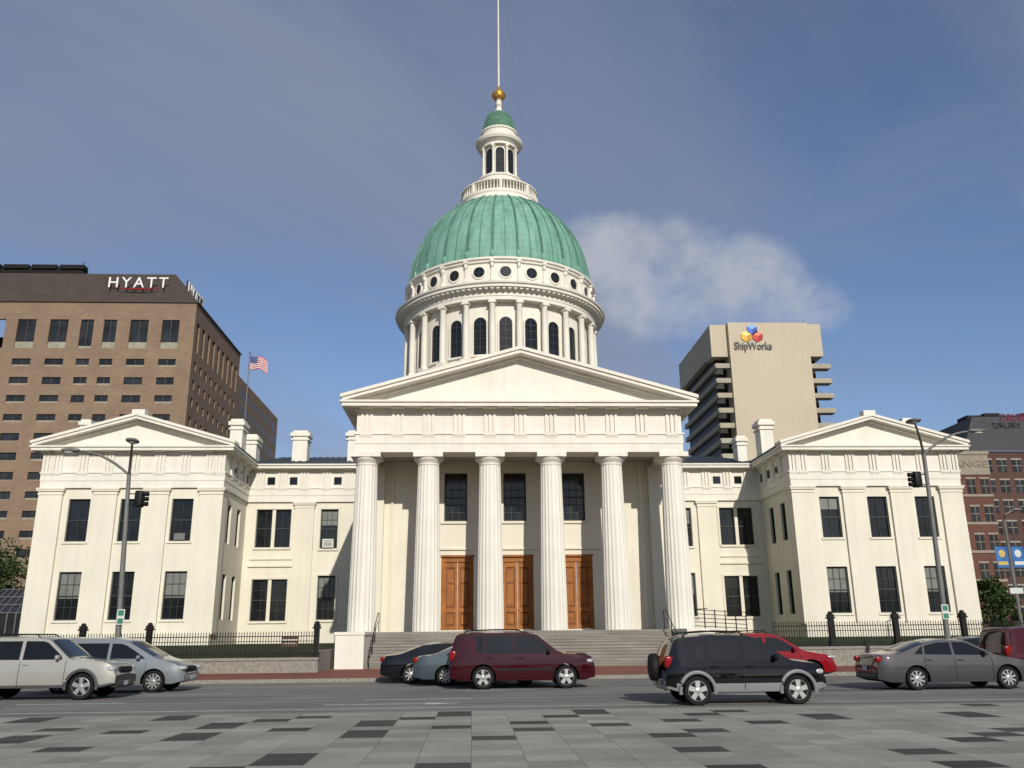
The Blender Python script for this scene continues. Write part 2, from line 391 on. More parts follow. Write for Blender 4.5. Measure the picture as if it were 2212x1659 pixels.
    for (a,b,z,w) in (du,dl):
        m2=MB(); m2.box(sd-.13,sd+.13,YR+.02,YR+.2,z+.003,w-.003); m2.build('mullion',M['cream'],ch)
    w=window(ch,'y',YR,-1,*su1,nx=3,ny=4,blind=.4); window(ch,'y',YR,-1,*sl1,nx=3,ny=4,blind=.5)
    if q<0:
        a=MB(); a.box(ss-.42,ss+.42,YR-.3,YR+.2,8.40,9.05); ac=a.build('air_conditioner',M['acwhite'],w)
        a=MB()
        for k in range(5): a.box(ss-.34,ss+.34,YR-.312,YR-.301,8.5+k*.1,8.54+k*.1)
        a.build('grille',M['frame'],ch)
    mb=MB(); xx=sorted((Xc+q*HP,xi-q*.15))
    entab(mb,'y',YR-.2,-1,xx[0],xx[1],-1,-1,[Xc+q*(HP+1.3+1.75*i) for i in range(6)],ov=.65)
    mb.build('recess_entablature',M['white'],ch)
    for off in (11.8,13.55,17.05,18.8):
        w=MB(); abox(w,'y',YR-.2,-1,Xc+q*off-.3,Xc+q*off+.3,-.01,.012,13.35,13.95); w.build('attic_window',M['glass'],ch)
    mb=MB(); x0,x1=sorted((Xc+q*(HP-.5),xi+q*.5))
    mb.add([(x0,YR-.7,14.93),(x1,YR-.7,14.93),(x1,84,18.6),(x0,84,18.6)],[(0,1,2,3)])
    x=x0
    while x<x1: mb.box(x,x+.04,YR-.7,YR-.6,14.93,15.02); mb.tube([(x,YR-.6,14.99),(x,84,18.66)],.03,4); x+=.6
    mb.build('recess_roof',M['slate'],ch)
def chimney(xa,xb,ytop,Y,zb=14.5,d=1.3):
    x0=atx(xa,ytop+30,Y);x1=atx(xb,ytop+30,Y);z=atz((xa+xb)/2,ytop,Y)
    g=.12*(x1-x0)
    mb=MB(); mb.box(x0+g,x1-g,Y,Y+d,zb,z-.5); mb.box(x0+g*.3,x1-g*.3,Y-.1,Y+d+.1,z-.85,z-.72); mb.box(x0,x1,Y-.15,Y+d+.15,z-.5,z-.2); mb.box(x0+g,x1-g,Y-.03,Y+d+.03,z-.2,z)
    mb.build('chimney',M['white'],ch)
for a in ((493,528,905,66),(522,558,938,72),(627,669,930,74),(746,790,930,74),(1590,1616,941,72),(1638,1674,905,66),(168,196,906,72),(1950,1978,903,72)): chimney(*a)
# ---- dome
def ring(prof,n=96): 
    m=MB(); m.lathe(Xc,YD,prof,n); return m
RW=8.95
dr=ring([(10.3,15),(10.3,24.0),(10.6,24.0),(10.6,24.35),(10.2,24.35),(10.2,24.9),(9.98,24.9),(9.98,25.3),(RW,25.3),(RW,31.2),(9.75,31.2),(9.75,31.55),(9.8,31.55),(9.8,31.95),(10.0,32.0),(10.1,32.15),(10.5,32.2),(10.5,32.45),(10.65,32.5),(10.7,32.65),(9.75,32.75),(9.5,32.8),(9.5,33.1),(9.42,33.15),(9.42,34.95),(9.6,35.0),(9.65,35.2),(9.8,35.25),(9.8,35.45),(9.3,35.5)]).build('drum',M['white'],ch,True,25)
def radial(make,n,mats,name,parent,off=0,smooth=True):
    m=MB(); make(m); first=None; res=[]
    for k in range(n):
        a=2*pi*k/n+off
        if first is None: o=m.build(name,mats,None,smooth); first=o
        else: o=first.copy(); C.objects.link(o)
        o.parent=parent; o.location=(Xc,YD,0); o.rotation_euler=(0,0,a); res.append(o)
    return res
A0=rad(1.2)
def dcol(m):
    m.box(9.0,9.9,-.4,.4,25.302,25.65)
    m.lathe(9.46,0,[(.36,25.65),(.36,25.75),(.30,25.85),(.31,25.9),(.305,28),(.265,30.7),(.29,30.75),(.28,30.8),(.35,30.92)],20)
    m.box(9.08,9.84,-.37,.37,30.92,31.05); m.box(8.9,9.8,-.3,.3,31.05,31.198)
radial(dcol,24,M['white'],'drum_column',dr,A0+pi/24)
def arch(m,r0,w,z0,z1,d0,d1,n=10,rr=None):
    pts=[(-w,z0),(w,z0)]+[(w*cos(pi*k/n),z1-w+w*sin(pi*k/n)) for k in range(n+1)]
    N=len(pts)
    m.add([(r0+d0,y,z) for y,z in pts]+[(r0+d1,y,z) for y,z in pts],[tuple(range(N)),tuple(range(N,2*N))]+[(i,(i+1)%N,(i+1)%N+N,i+N) for i in range(N)])
def archframe(m,r0,w,z0,z1,t,d0,d1,n=10):
    def P(w,zt): return [(-w,z0),]+[(-w*cos(pi*k/n),zt-w+w*sin(pi*k/n)) for k in range(n+1)]+[(w,z0)]
    a=P(w,z1);b=P(w+t,z1+t);N=len(a)
    m.add([(r0+d1,y,z) for y,z in a]+[(r0+d1,y,z) for y,z in b]+[(r0+d0,y,z) for y,z in a]+[(r0+d0,y,z) for y,z in b],
      [(i,i+1,i+1+N,i+N) for i in range(N-1)]+[(i,i+1,i+1+2*N,i+2*N) for i in range(N-1)]+[(i+N,i+1+N,i+1+3*N,i+3*N) for i in range(N-1)])
def dwin(m):
    m.mi=0; archframe(m,RW,.60,26.15,29.75,.13,-.15,.13); m.box(RW-.05,RW+.2,-.78,.78,25.98,26.14)
    m.mi=1; arch(m,RW,.595,26.15,29.75,-.1,.03)
    m.mi=2; m.box(RW+.025,RW+.05,-.02,.02,26.16,29.6)
    for z in (26.9,27.7,28.5,29.1): m.box(RW+.025,RW+.048,-.57,.57,z-.02,z+.02)
radial(dwin,24,[M['white'],M['glass'],M['frame']],'drum_window',dr,A0,False)
def ocu(m):
    m.mi=0
    n=24
    a=[(.53*cos(2*pi*k/n),.53*sin(2*pi*k/n)) for k in range(n)]; b=[(y*1.26,z*1.26) for y,z in a]; zc=34.05
    m.add([(9.53,y,zc+z) for y,z in a]+[(9.51,y,zc+z) for y,z in b]+[(9.38,y,zc+z) for y,z in a]+[(9.34,y,zc+z) for y,z in b],
      [(i,(i+1)%n,(i+1)%n+n,i+n) for i in range(n)]+[(i,(i+1)%n,(i+1)%n+2*n,i+2*n) for i in range(n)]+[(i+n,(i+1)%n+n,(i+1)%n+3*n,i+3*n) for i in range(n)])
    m.mi=1; m.add([(9.435,y,zc+z) for y,z in a],[tuple(range(n))])
    m.mi=2; m.box(9.437,9.46,-.015,.015,zc-.52,zc+.52); m.box(9.437,9.46,-.52,.52,zc-.015,zc+.015)
radial(ocu,24,[M['white'],M['glass'],M['frame']],'oculus',dr,A0,False)
def brk(m):
    m.sell((9.55,0,33.25),(.22,.16,.35),.7,10,6); m.sell((9.58,0,34.75),(.2,.17,.26),.7,10,6); m.box(9.4,9.6,-.1,.1,33.4,34.7); m.box(9.4,9.75,-.22,.22,32.85,33.0); m.box(9.4,9.79,-.2,.2,35.0,35.24)
radial(brk,24,M['white'],'scroll_bracket',dr,A0+pi/24,True)
m=MB()
for k in range(120):
    a=2*pi*k/120; ca,sa=cos(a),sin(a)
    for (r0,r1,z0,z1,w) in ((9.8,10.35,32.02,32.19,.14),):
        vs=[]
        for z in (z0,z1):
            for r,t in ((r0,-w),(r1,-w),(r1,w),(r0,w)): vs.append((Xc+r*ca-t*sa,YD+r*sa+t*ca,z))
        m.add(vs,[(0,1,2,3),(4,5,6,7),(0,1,5,4),(1,2,6,5),(2,3,7,6),(3,0,4,7)])
m.build('dentil_band',M['white'],dr)
DZ=35.45; DR=9.3; DB=10.5
def dr_at(z): return DR*math.sqrt(max(0,1-((z-DZ)/DB)**2))
ZTOP=44.7
zs=[DZ+(ZTOP-DZ)*sin(pi/2*i/30) for i in range(31)]
dome=MB(); dome.lathe(Xc,YD,[(dr_at(z),z) for z in zs],96); dome=dome.build('dome',M['patina'],ch,True,60)
def rib(m,w=.13,h=.17):
    vs=[];fs=[]
    for i,z in enumerate(zs):
        r=dr_at(z); k=(1-.45*i/30)
        vs+= [(r-.02,-w*k,z),(r+h,-w*k*.7,z+.02),(r+h,w*k*.7,z+.02),(r-.02,w*k,z)]
    for i in range(30):
        for j in range(3): a=i*4+j; fs.append((a,a+1,a+5,a+4))
    m.add(vs,fs)
radial(rib,24,M['patina_rib_shade'],'rib',dome,A0+pi/24,False)
radial(lambda m:rib(m,.035,.06),24,M['patina_rib_shade'],'seam',dome,A0,False)
def bracket_d(m): m.sell((9.25,0,36.0),(.24,.17,.45),.6,10,6)
radial(bracket_d,24,M['patina'],'rib_foot',dome,A0+pi/24,True)
RL=1.62
ln=ring([(4.5,44.2),(4.5,44.75),(4.3,44.85),(4.2,45.1),(4.05,45.3),(4.15,45.45),(4.15,45.6),(2.5,45.62),(2.5,46.9),(2.3,46.95),(2.3,48.25),(2.4,48.3),(2.4,48.5),(2.1,48.55),(RL,48.6),(RL,52.25),(2.0,52.25),(2.0,52.5),(2.1,52.55),(2.25,52.7),(2.45,52.8),(2.58,53.05),(2.58,53.2),(1.95,53.35),(1.88,54.2),(2.0,54.25),(2.0,54.45),(1.7,54.5)],64).build('lantern',M['white'],ch,True,25)
def lcol(m):
    m.box(1.6,2.12,-.19,.19,48.56,48.8); m.lathe(1.86,0,[(.18,48.8),(.15,48.9),(.13,51.85),(.18,52.0)],12); m.box(1.5,2.06,-.19,.19,52.0,52.248)
radial(lcol,8,M['white'],'lantern_column',ln,A0+pi/8)
def lwin(m):
    m.mi=0; archframe(m,RL,.46,48.75,51.95,.06,-.25,.05,8)
    m.mi=1; arch(m,RL,.46,48.75,51.95,-.25,.01,8)
    m.mi=2; m.box(RL+.008,RL+.02,-.012,.012,48.8,51.8)
    for z in (49.5,50.2,50.9): m.box(RL+.008,RL+.02,-.44,.44,z-.012,z+.012)
radial(lwin,8,[M['white'],M['glass'],M['frame']],'lantern_window',ln,A0,False)
bl=ring([(3.75,45.605),(4.1,45.605),(4.1,45.75),(3.75,45.75)],64)
bl.lathe(Xc,YD,[(3.8,46.72),(4.08,46.72),(4.08,46.88),(3.8,46.88)],64)
for k in range(72):
    a=2*pi*k/72
    x,y=Xc+3.94*cos(a),YD+3.94*sin(a)
    if k%9==0: bl.lathe(x,y,[(.18,45.75),(.18,46.72)],8)
    else: bl.lathe(x,y,[(.05,45.75),(.09,46.0),(.04,46.35),(.07,46.72)],6,cap=False)
bl.build('balustrade',M['white'],ln,True,40)
CZ=54.45
cu=ring([(1.8,CZ-.05)]+[(1.75*cos(pi/2*i/10*.9),CZ+2.7*sin(pi/2*i/10)) for i in range(11)],48).build('cupola_roof',M['patina_dark'],ch,True,50)
def sc(m):
    for j in range(6):
        z=CZ+.12+.42*j; r=1.75*cos(math.asin(min(1,(z-CZ)/2.7))*.9); m.sell((r,0,z),(.09,.12,.2),1,8,5)
radial(sc,24,M['patina_rib_shade'],'roof_scale',cu,0)
ring([(.7,56.8),(.6,57.2),(.35,57.5),(.3,57.9),(.45,58.1),(.3,58.3),(.28,58.7),(.4,58.8)],24).build('finial',M['white'],ch,True,40)
m=MB(); m.lathe(Xc,YD,[(.72*math.sqrt(1-(i/6)**2)+.005,59.4+.72*i/6) for i in range(-6,7)],32); m.lathe(Xc,YD,[(.77,59.33),(.77,59.47)],32)
m.lathe(Xc,YD,[(.3,60.05),(.2,60.3),(.1,60.6)],16)
m.build('gold_ball',M['gold'],ch,True,50)
m=MB(); m.tube([(Xc,YD,60.3),(Xc,YD,68),(Xc,YD,80)],[.11,.09,.05],10); m.build('flagstaff',M['white'],ch,True)
m=MB(); m.tube([(Xc+.1,YD,79),(Xc+2.6,YD-1,54)],.014,4); m.build('halyard',M['steel'],ch)
# ---------------- ground
KY=35.75
gm=mat('city_ground',(.2,.19,.17),.9,var=.15,scale=.2)
m=MB(); m.add([(-3000,-300,-.05),(3000,-300,-.05),(3000,4000,-.05),(-3000,4000,-.05)],[(0,1,2,3)]); struct(m.build('ground',gm))
asph=mat('asphalt',(.225,.215,.195),.9,var=.16,scale=.3,fine=.14,bump=.25,bscale=60,spec=.15,streak=.28,sdir=(.03,1.1,1))
m=MB(); m.add([(-300,21.3,0),(300,21.3,0),(300,KY,0),(-300,KY,0)],[(0,1,2,3)]); struct(m.build('road',asph))
lm=mat('worn_road_paint',(.60,.59,.55),.8,var=.3,scale=3,fine=.3,spec=.1)
def marks(name,rects,z=.005):
    m=MB()
    for (x0,x1,y0,y1) in rects: m.add([(x0,y0,z),(x1,y0,z),(x1,y1,z),(x0,y1,z)],[(0,1,2,3)])
    struct(m.build(name,lm))
marks('lane_markings',[(-60+i*9.5,-57+i*9.5,25.62,25.78) for i in range(14)]+[(-60+i*9.5+2,-57+i*9.5+2,29.05,29.2) for i in range(14)]+[(-60,60,22.55,22.68)])
m=MB(); z=.006
m.add([(-3.8,23.9,z),(-1.2,23.9,z),(-1.2,24.06,z),(-3.8,24.06,z),(-1.2,23.7,z),(-.2,23.98,z),(-1.2,24.26,z)],[(0,1,2,3),(4,5,6)]); struct(m.build('arrow_marking',lm))
m=MB(); m.lathe(-12.5,24.2,[(.38,.002),(.38,.006)],28); struct(m.build('manhole_cover',mat('cast_iron_cover',(.06,.055,.05),.6,var=.3,scale=8)))
m=MB(); m.add([(6.5,26.4,.004),(12.2,26.5,.004),(12.1,27.6,.004),(6.6,27.5,.004)],[(0,1,2,3)]); m.add([(-22,23.3,.004),(-17,23.2,.004),(-17.1,23.6,.004),(-22,23.7,.004)],[(0,1,2,3)]); struct(m.build('road_patch',mat('asphalt_patch',(.14,.135,.12),.9,var=.15,scale=3,spec=.1)))
def plaza_mat():
    m,nt,b=new_mat('plaza_paving'); N=nt.nodes; L=nt.links
    def math_(op,a,bv=None,c=None):
        n=N.new('ShaderNodeMath'); n.operation=op
        for i,x in enumerate((a,bv,c)):
            if x is None: continue
            if isinstance(x,(int,float)): n.inputs[i].default_value=x
            else: L.new(x,n.inputs[i])
        return n.outputs[0]
    tc=N.new('ShaderNodeTexCoord'); sp=N.new('ShaderNodeSeparateXYZ'); L.new(tc.outputs['Object'],sp.inputs[0])
    v=math_('DIVIDE',sp.outputs['Y'],.64); j=math_('FLOOR',v)
    w1=N.new('ShaderNodeTexWhiteNoise'); w1.noise_dimensions='1D'; L.new(j,w1.inputs['W'])
    rj=w1.outputs['Value']
    u=math_('ADD',math_('DIVIDE',sp.outputs['X'],.76),math_('MULTIPLY',rj,.0))
    i=math_('FLOOR',u)
    cb=N.new('ShaderNodeCombineXYZ'); L.new(i,cb.inputs[0]); L.new(j,cb.inputs[1])
    wn=N.new('ShaderNodeTexWhiteNoise'); wn.noise_dimensions='2D'; L.new(cb.outputs[0],wn.inputs['Vector'])
    sc=N.new('ShaderNodeSeparateColor'); L.new(wn.outputs['Color'],sc.inputs[0])
    k=math_('FLOORED_MODULO',math_('ADD',i,math_('FLOOR',math_('MULTIPLY',rj,40.0))),4.0)
    d=math_('MULTIPLY',math_('LESS_THAN',k,.5),math_('GREATER_THAN',sc.outputs[0],.42))
    fu=math_('FRACT',u); fv=math_('FRACT',v)
    ju=math_('LESS_THAN',math_('ABSOLUTE',math_('SUBTRACT',fu,.5)),.491); jv=math_('LESS_THAN',math_('ABSOLUTE',math_('SUBTRACT',fv,.5)),.488)
    jn=math_('MULTIPLY',ju,jv)
    n=N.new('ShaderNodeTexNoise'); n.inputs['Scale'].default_value=.5; n.inputs['Detail'].default_value=10; n.inputs['Roughness'].default_value=.6; L.new(tc.outputs['Object'],n.inputs['Vector'])
    n2=N.new('ShaderNodeTexNoise'); n2.inputs['Scale'].default_value=25; n2.inputs['Detail'].default_value=6; L.new(tc.outputs['Object'],n2.inputs['Vector'])
    val=math_('ADD',math_('MULTIPLY',sc.outputs[1],.30),math_('MULTIPLY',n.outputs['Fac'],.9)); val=math_('ADD',val,math_('MULTIPLY',n2.outputs['Fac'],.5)); val=math_('ADD',val,.1)
    mx=N.new('ShaderNodeMix'); mx.data_type='RGBA'; mx.inputs['A'].default_value=(.305,.288,.245,1); mx.inputs['B'].default_value=(.068,.065,.058,1); L.new(d,mx.inputs['Factor'])
    m2=N.new('ShaderNodeMix'); m2.data_type='RGBA'; m2.inputs['A'].default_value=(.17,.158,.135,1); L.new(mx.outputs['Result'],m2.inputs['B']); L.new(jn,m2.inputs['Factor'])
    hs=N.new('ShaderNodeHueSaturation'); L.new(val,hs.inputs['Value']); L.new(m2.outputs['Result'],hs.inputs['Color']); L.new(hs.outputs[0],b.inputs['Base Color'])
    b.inputs['Roughness'].default_value=.85; b.inputs['Specular IOR Level'].default_value=.15
    bp=N.new('ShaderNodeBump'); bp.inputs['Strength'].default_value=.15; bp.inputs['Distance'].default_value=.02; L.new(n2.outputs['Fac'],bp.inputs['Height']); L.new(bp.outputs[0],b.inputs['Normal'])
    return m
m=MB(); m.box(-200,200,-30,21.1,-.03,.03); struct(m.build('plaza',plaza_mat()))
m=MB(); m.box(-200,200,21.102,21.4,-.03,.028); struct(m.build('plaza_kerb',mat('kerb_stone',(.25,.235,.20),.8,var=.15,fine=.2,spec=.15)))
m=MB(); m.box(-200,200,KY,KY+.2,-.02,.14); struct(m.build('kerb',M['granite_wall']))
sbm=brick_mat('red_brick_paving',(.24,.085,.055),(.19,.065,.045),(.13,.07,.05),.2,.1,.006,axis='xy')
m=MB(); m.box(-200,200,KY+.202,62,-.02,.13); struct(m.build('sidewalk',sbm))
grass=mat('lawn_grass',(.038,.048,.022),.9,var=.35,scale=3,bump=.6,bscale=40,spec=.1)
for q,zz in ((-1,(.78,.95,1.25)),(1,(1.0,1.15,1.35))):
    x0,x1=sorted((Xc+q*10.1,Xc+q*70))
    m=MB(); ys=[42.65,50,58,75]; zl=[zz[0],zz[1],zz[2],zz[2]]
    m.add([(x,y,z) for y,z in zip(ys,zl) for x in (x0,x1)],[(2*i,2*i+1,2*i+3,2*i+2) for i in range(3)]); struct(m.build('lawn',grass))
    w=MB(); xa,xb=sorted((Xc+q*9.95,Xc+q*45)); w.box(xa,xb,42.2,42.6,.0,zz[0]-.1); w.box(xa-.03,xb+.03,42.15,42.65,zz[0]-.1,zz[0]+.02)
    xe=Xc+q*9.95; w.box(xe,xe+q*.35,42.652,49.3,.0,zz[0]+.3)
    tag(w.build('retaining_wall',M['granite_wall']),'low grey granite retaining wall '+('left of the courthouse steps' if q<0 else 'right of the courthouse steps'),'wall')
    f=thing('iron_fence','black iron picket fence on the wall '+('left of the steps' if q<0 else 'right of the steps with taller posts'),'fence',(Xc+q*20,42.4,zz[0]))
    zt=zz[0]+1.15; xa,xb=sorted((Xc+q*10.05,Xc+q*(27 if q<0 else 24.5)))
    if q>0: xa+=1.5
    m=MB(); m.box(xa,xb,42.38,42.42,zz[0]+.16,zz[0]+.2); m.box(xa,xb,42.38,42.42,zt-.2,zt-.16); m.box(xa,xb,42.385,42.415,zt-.42,zt-.39); m.build('rail',M['iron'],f)
    m=MB(); x=xa+.07
    while x<xb:
        m.box(x-.013,x+.013,42.387,42.413,zz[0]+.02,zt-.03)
        m.add([(x-.03,42.4,zt-.05),(x,42.37,zt-.05),(x+.03,42.4,zt-.05),(x,42.43,zt-.05),(x,42.4,zt+.05)],[(0,1,4),(1,2,4),(2,3,4),(3,0,4)])
        x+=.125
    m.build('pickets',M['iron'],f)
    posts=[178,322,684] if q<0 else [1798,1938,2085]
    for p in posts:
        x=atx(p,1375,42.4); m=MB()
        m.box(x-.17,x+.17,42.23,42.57,zz[0]+.02,zz[0]+.25); m.box(x-.12,x+.12,42.28,42.52,zz[0]+.25,zt+.15); m.box(x-.18,x+.18,42.22,42.58,zt+.15,zt+.22); m.box(x-.14,x+.14,42.26,42.54,zt+.22,zt+.36); m.sell((x,42.4,zt+.4),(.12,.12,.1),1,12,8)
        m.build('fence_post',M['iron'],f)
f=thing('ramp_railing','black metal railing of the ramp right of the portico','railing',(18,57,1.3))
x0,x1=atx(1500,1340,57),atx(1612,1340,57); m=MB()
for k in range(6):
    x=x0+(x1-x0)*k/5; m.box(x-.03,x+.03,56.97,57.03,1.3,3.2-.12*k*.3)
m.build('post',M['iron'],f); m=MB()
for k in range(5): m.tube([(x0,57,3.15-k*.25),(x1,57,2.95-k*.25)],.025,6)
m.tube([(x0,57,3.15),(x0+.2,54.5,3.15)],.03,6); m.build('rail',M['iron'],f)
m=thing('information_sign','small brown information sign behind the left iron fence','sign',(atx(626,1390,45),45,.9))
a=MB(); x=m.location.x; a.box(x-.42,x+.42,45,45.05,1.25,1.75); a.build('panel',mat('brown_sign',(.07,.03,.02),.5),m)
a=MB(); a.box(x-.36,x+.36,44.995,44.999,1.55,1.6); a.box(x-.3,x+.3,44.995,44.999,1.4,1.43); a.build('lettering',M['white'],m)
a=MB(); a.box(x-.04,x+.04,45.05,45.1,.8,1.6); a.build('post',M['iron'],m)
# ---------------- street lamps
lens_m=mat('lamp_lens',(.5,.5,.47),.15,var=0)
def lamp(label,px,py,Y,q,h,d2,lean=0):
    x=atx(px,py,Y); t=thing('street_lamp',label,'street lamp',(x,Y,.13),'street lamps at the kerb')
    xt_=x+lean
    m=MB(); m.tube([(x,Y,.13),(x+lean*.5,Y,h*.45),(xt_,Y,h-.9)],[.13,.105,.08],14); m.lathe(x,Y,[(.2,.13),(.2,.35),(.14,.5)],16); m.build('pole',M['steel'],t,True)
    for (dx,dy,nm) in ((q*2.2,-.2,'arm'),(-q*d2,-1.8,'arm')):
        m=MB(); P=[(xt_,Y,h-1.0)]
        for i in range(1,8):
            s=i/7; P.append((xt_+dx*s,Y+dy*s,h-1.0+ (1.0)*(1-(1-s)**2)))
        m.tube(P,[.055]*4+[.045]*4,8); ar=m.build(nm,M['steel'],t,True)
        e=P[-1]; m=MB(); L=math.hypot(dx,dy); ux,uy=dx/L,dy/L
        m.sell((e[0]+ux*.25,e[1]+uy*.25,e[2]+.02),(.13+.27*abs(ux),.13+.27*abs(uy),.09),.8,14,8); m.build('lamp_head',M['steel'],ar,True)
        m=MB(); m.sell((e[0]+ux*.3,e[1]+uy*.3,e[2]-.06),(.09+.14*abs(ux),.09+.14*abs(uy),.07),1,12,8); m.build('lens',lens_m,ar,True)
    return x
xl=lamp('grey twin arm street lamp in front of the left wing',262,1350,36.7,-1,9.35,.7,-.38)
xr=lamp('grey twin arm street lamp in front of the right wing',2042,1350,36.7,1,10.2,1.2,.15)
def signal(label,x,Y,z,q):
    t=thing('traffic_signal',label,'traffic light',(x,Y,z),'signals on the lamp poles')
    m=MB(); m.sell((x+q*.42,Y,z),(.16,.2,.34),.25,16,10); m.build('housing',M['iron'],t,True)
    for k in (-1,0,1):
        m=MB(); m.lathe(Y,z+k*.21,[(.085,0),(.095,.22)],14,cap=False,axis='y')
        m.v=[(x+q*(.56)+q*v[1],v[0],v[2]) for v in m.v]; m.build('visor',M['iron'],t,True)
    m=MB(); m.box(x,x+q*.3,Y-.02,Y+.02,z+.2,z+.24); m.box(x,x+q*.3,Y-.02,Y+.02,z-.24,z-.2); m.build('bracket',M['iron'],t)
signal('black traffic signal on the left street lamp pole',xl-.25,36.7,atz(300,1078,36.7),1)
signal('black traffic signal on the right street lamp pole',xr+.08,36.7,atz(1966,1036,36.7),-1)
gs=mat('green_sign',(.03,.16,.09),.4); wsn=mat('sign_white',(.5,.52,.5),.5,var=.05)
def psign(label,x,Y,px,py,h):
    z=atz(px,py,Y); t=thing('parking_sign',label,'sign',(x,Y,z))
    a=MB(); a.box(x-.15,x+.15,Y-.17,Y-.15,z-h/2,z+h/2); a.build('panel',wsn,t)
    a=MB(); a.box(x-.11,x+.11,Y-.175,Y-.171,z+.05,z+h/2-.04); a.box(x-.11,x+.11,Y-.175,Y-.171,z-h/2+.04,z-.06); a.build('lettering',gs,t)
psign('green and white parking sign on the left lamp pole',xl,36.7,252,1333,.6); psign('green and white parking sign on the right lamp pole',xr,36.7,2040,1322,.6)
def text(s,x,y,z,w,h,m,parent,axis='y',name='lettering',ext=.08,bold=0,shear=0,sp=1):
    cu=bpy.data.curves.new('t','FONT'); cu.body=s; cu.extrude=ext; cu.offset=bold; cu.resolution_u=3; cu.shear=shear; cu.space_character=sp
    o=bpy.data.objects.new('t',cu); C.objects.link(o); bpy.context.view_layer.update()
    me=bpy.data.meshes.new_from_object(o.evaluated_get(bpy.context.evaluated_depsgraph_get())); bpy.data.objects.remove(o)
    vs=[v.co for v in me.vertices]; x0=min(v.x for v in vs);x1=max(v.x for v in vs);z0=min(v.y for v in vs);z1=max(v.y for v in vs)
    for v in me.vertices:
        a=(v.co.x-x0)/(x1-x0)*w; b=(v.co.y-z0)/(z1-z0)*h; d=v.co.z
        v.co=(x+a,y-d,z+b) if axis=='y' else (x+d,y+a,z+b)
    me.materials.clear(); me.materials.append(m); me.name=name
    o=bpy.data.objects.new(name,me); C.objects.link(o); o.parent=parent
    if parent.type=='EMPTY': o.location=-parent.location
    return o
# ---------------- hotel (left)
YH=150.
hb=brick_mat('tan_hotel_brick',(.225,.158,.108),(.195,.135,.092),(.18,.14,.10),.8,.3,.02,var=.1)
hx=atx(425,660,YH); zt=atz(425,652,YH)
Y1,_=depth_for(520,757,hx); Y2,z2=depth_for(600,905,hx)
H=thing('hotel_tower','brown brick hotel tower with dark sloped top at left','hotel',(hx-30,YH,0))
hdm=mat('brown_metal_mansard',(.065,.052,.045),.6,var=.1,scale=.3,streak=.2,spec=.2)
cols=[(-70,38),(-10,36),(55,38),(125,38),(186,27),(236,27),(299,38),(367,36)]
cx=[(atx(c,720,YH),w/11.2*.96) for c,w in cols]
rows=[783,823,862,903,944,986,1028,1070,1112,1155,1195]
opens=[]; ztops=(atz(200,752,YH),atz(200,690,YH))
for x,w in cx: opens.append((x-w/2,x+w/2,ztops[0],ztops[1]))
for r in rows:
    z=atz(200,r,YH)
    for x,w in cx: opens.append((x-w/2,x+w/2,z-.72,z+.72))
m=MB(); wallgrid(m,'y',YH,1,hx-90,hx,0,zt,opens,.5)
so=[]
nb=9; ys=[YH+2.2+i*(Y1-YH-4.4)/(nb-1) for i in range(nb)]
for r in [None]+rows[:-1]:
    for y in ys:
        if r is None: so.append((y-.85,y+.85,*ztops))
        else:
            z=atz(200,r,YH); so.append((y-.6,y+.6,z-.8,z+.8))
wallgrid(m,'x',hx,-1,YH,Y1,0,zt,so,.4)
m.box(hx-90,hx-.5,YH+20,Y1,0,zt-.1)
m.box(hx-40,hx-.004,Y1+.01,Y2,0,z2)
m.build('wall',hb,H)
m=MB()
y=Y1+2.5
while y<Y2-1.5:
    for k in range(8):
        z=z2-3.2-k*3.5; m.box(hx-.003,hx+.03,y-.6,y+.6,z-.9,z+.9)
    y+=3.15
o=m.build('window',M['glass'],H); o['kind']='stuff'
hf=mat('hotel_window_frame',(.05,.045,.04),.5); pg=mat('hotel_glass',(.02,.022,.024),.15,var=.5,scale=.4,spec=.3)
pale=mat('hotel_spandrel',(.25,.23,.18),.6,var=.2)
n=0
for (a,b,z,w) in opens:
    n+=1
    if n>96: break
    if atx(0,1000,YH)>b: continue
    mm=MB(); mm.mi=0; mm.box(a,b,YH+.3,YH+.4,z,w); mm.mi=1
    mm.box((a+b)/2-.05,(a+b)/2+.05,YH+.2,YH+.299,z,w); mm.box(a,b,YH+.2,YH+.298,w-.1,w); 
    mm.mi=2; hh=(w-z); mm.box(a+.02,b-.02,YH+.15,YH+.19,z,z+hh*(.22 if random.random()<.6 else .08))
    mm.build('window',[pg,hf,pale],H)
m=MB(); 
for (a,b,z,w) in so: m.box(hx-.39,hx-.3,a,b,z,w)
o=m.build('side_window',pg,H); o['kind']='stuff'
ztm=atz(380,593,153.5); xt=atx(380,593,153.5)
m=MB(); e=.15
v=[(hx-90,YH-e,zt),(hx+e,YH-e,zt),(xt,153.5,ztm),(hx-90,153.5,ztm),(hx+e,Y1,zt),(xt,Y1-2,ztm),(hx-90,Y1-2,ztm)]
m.add(v,[(0,1,2,3),(1,4,5,2),(3,2,5,6)]); m.box(hx-90,hx+.3,YH-.3,YH-.02,zt-.25,zt+.05)
m.box(hx+.02,hx+.3,YH-.02,Y1,zt-.25,zt+.05)
m.build('mansard_roof',hdm,H)
m=MB(); z3=atz(100,573,156); m.box(hx-90,atx(180,580,156),156,170,ztm-.5,z3-.6)
for k in range(9): m.box(hx-70+k*5.2,hx-70+k*5.2+4.6,155.6,157.4,z3-.8,z3)
m.tube([(atx(184,560,157),157,ztm),(atx(184,545,157),157,ztm+4)],.06,5)
m.build('rooftop_plant',M['iron'],H)
wl=mat('white_letters',(.7,.7,.68),.5,var=0,spec=.2); rl=mat('red_swoosh',(.26,.012,.018),.5,var=0,spec=.2)
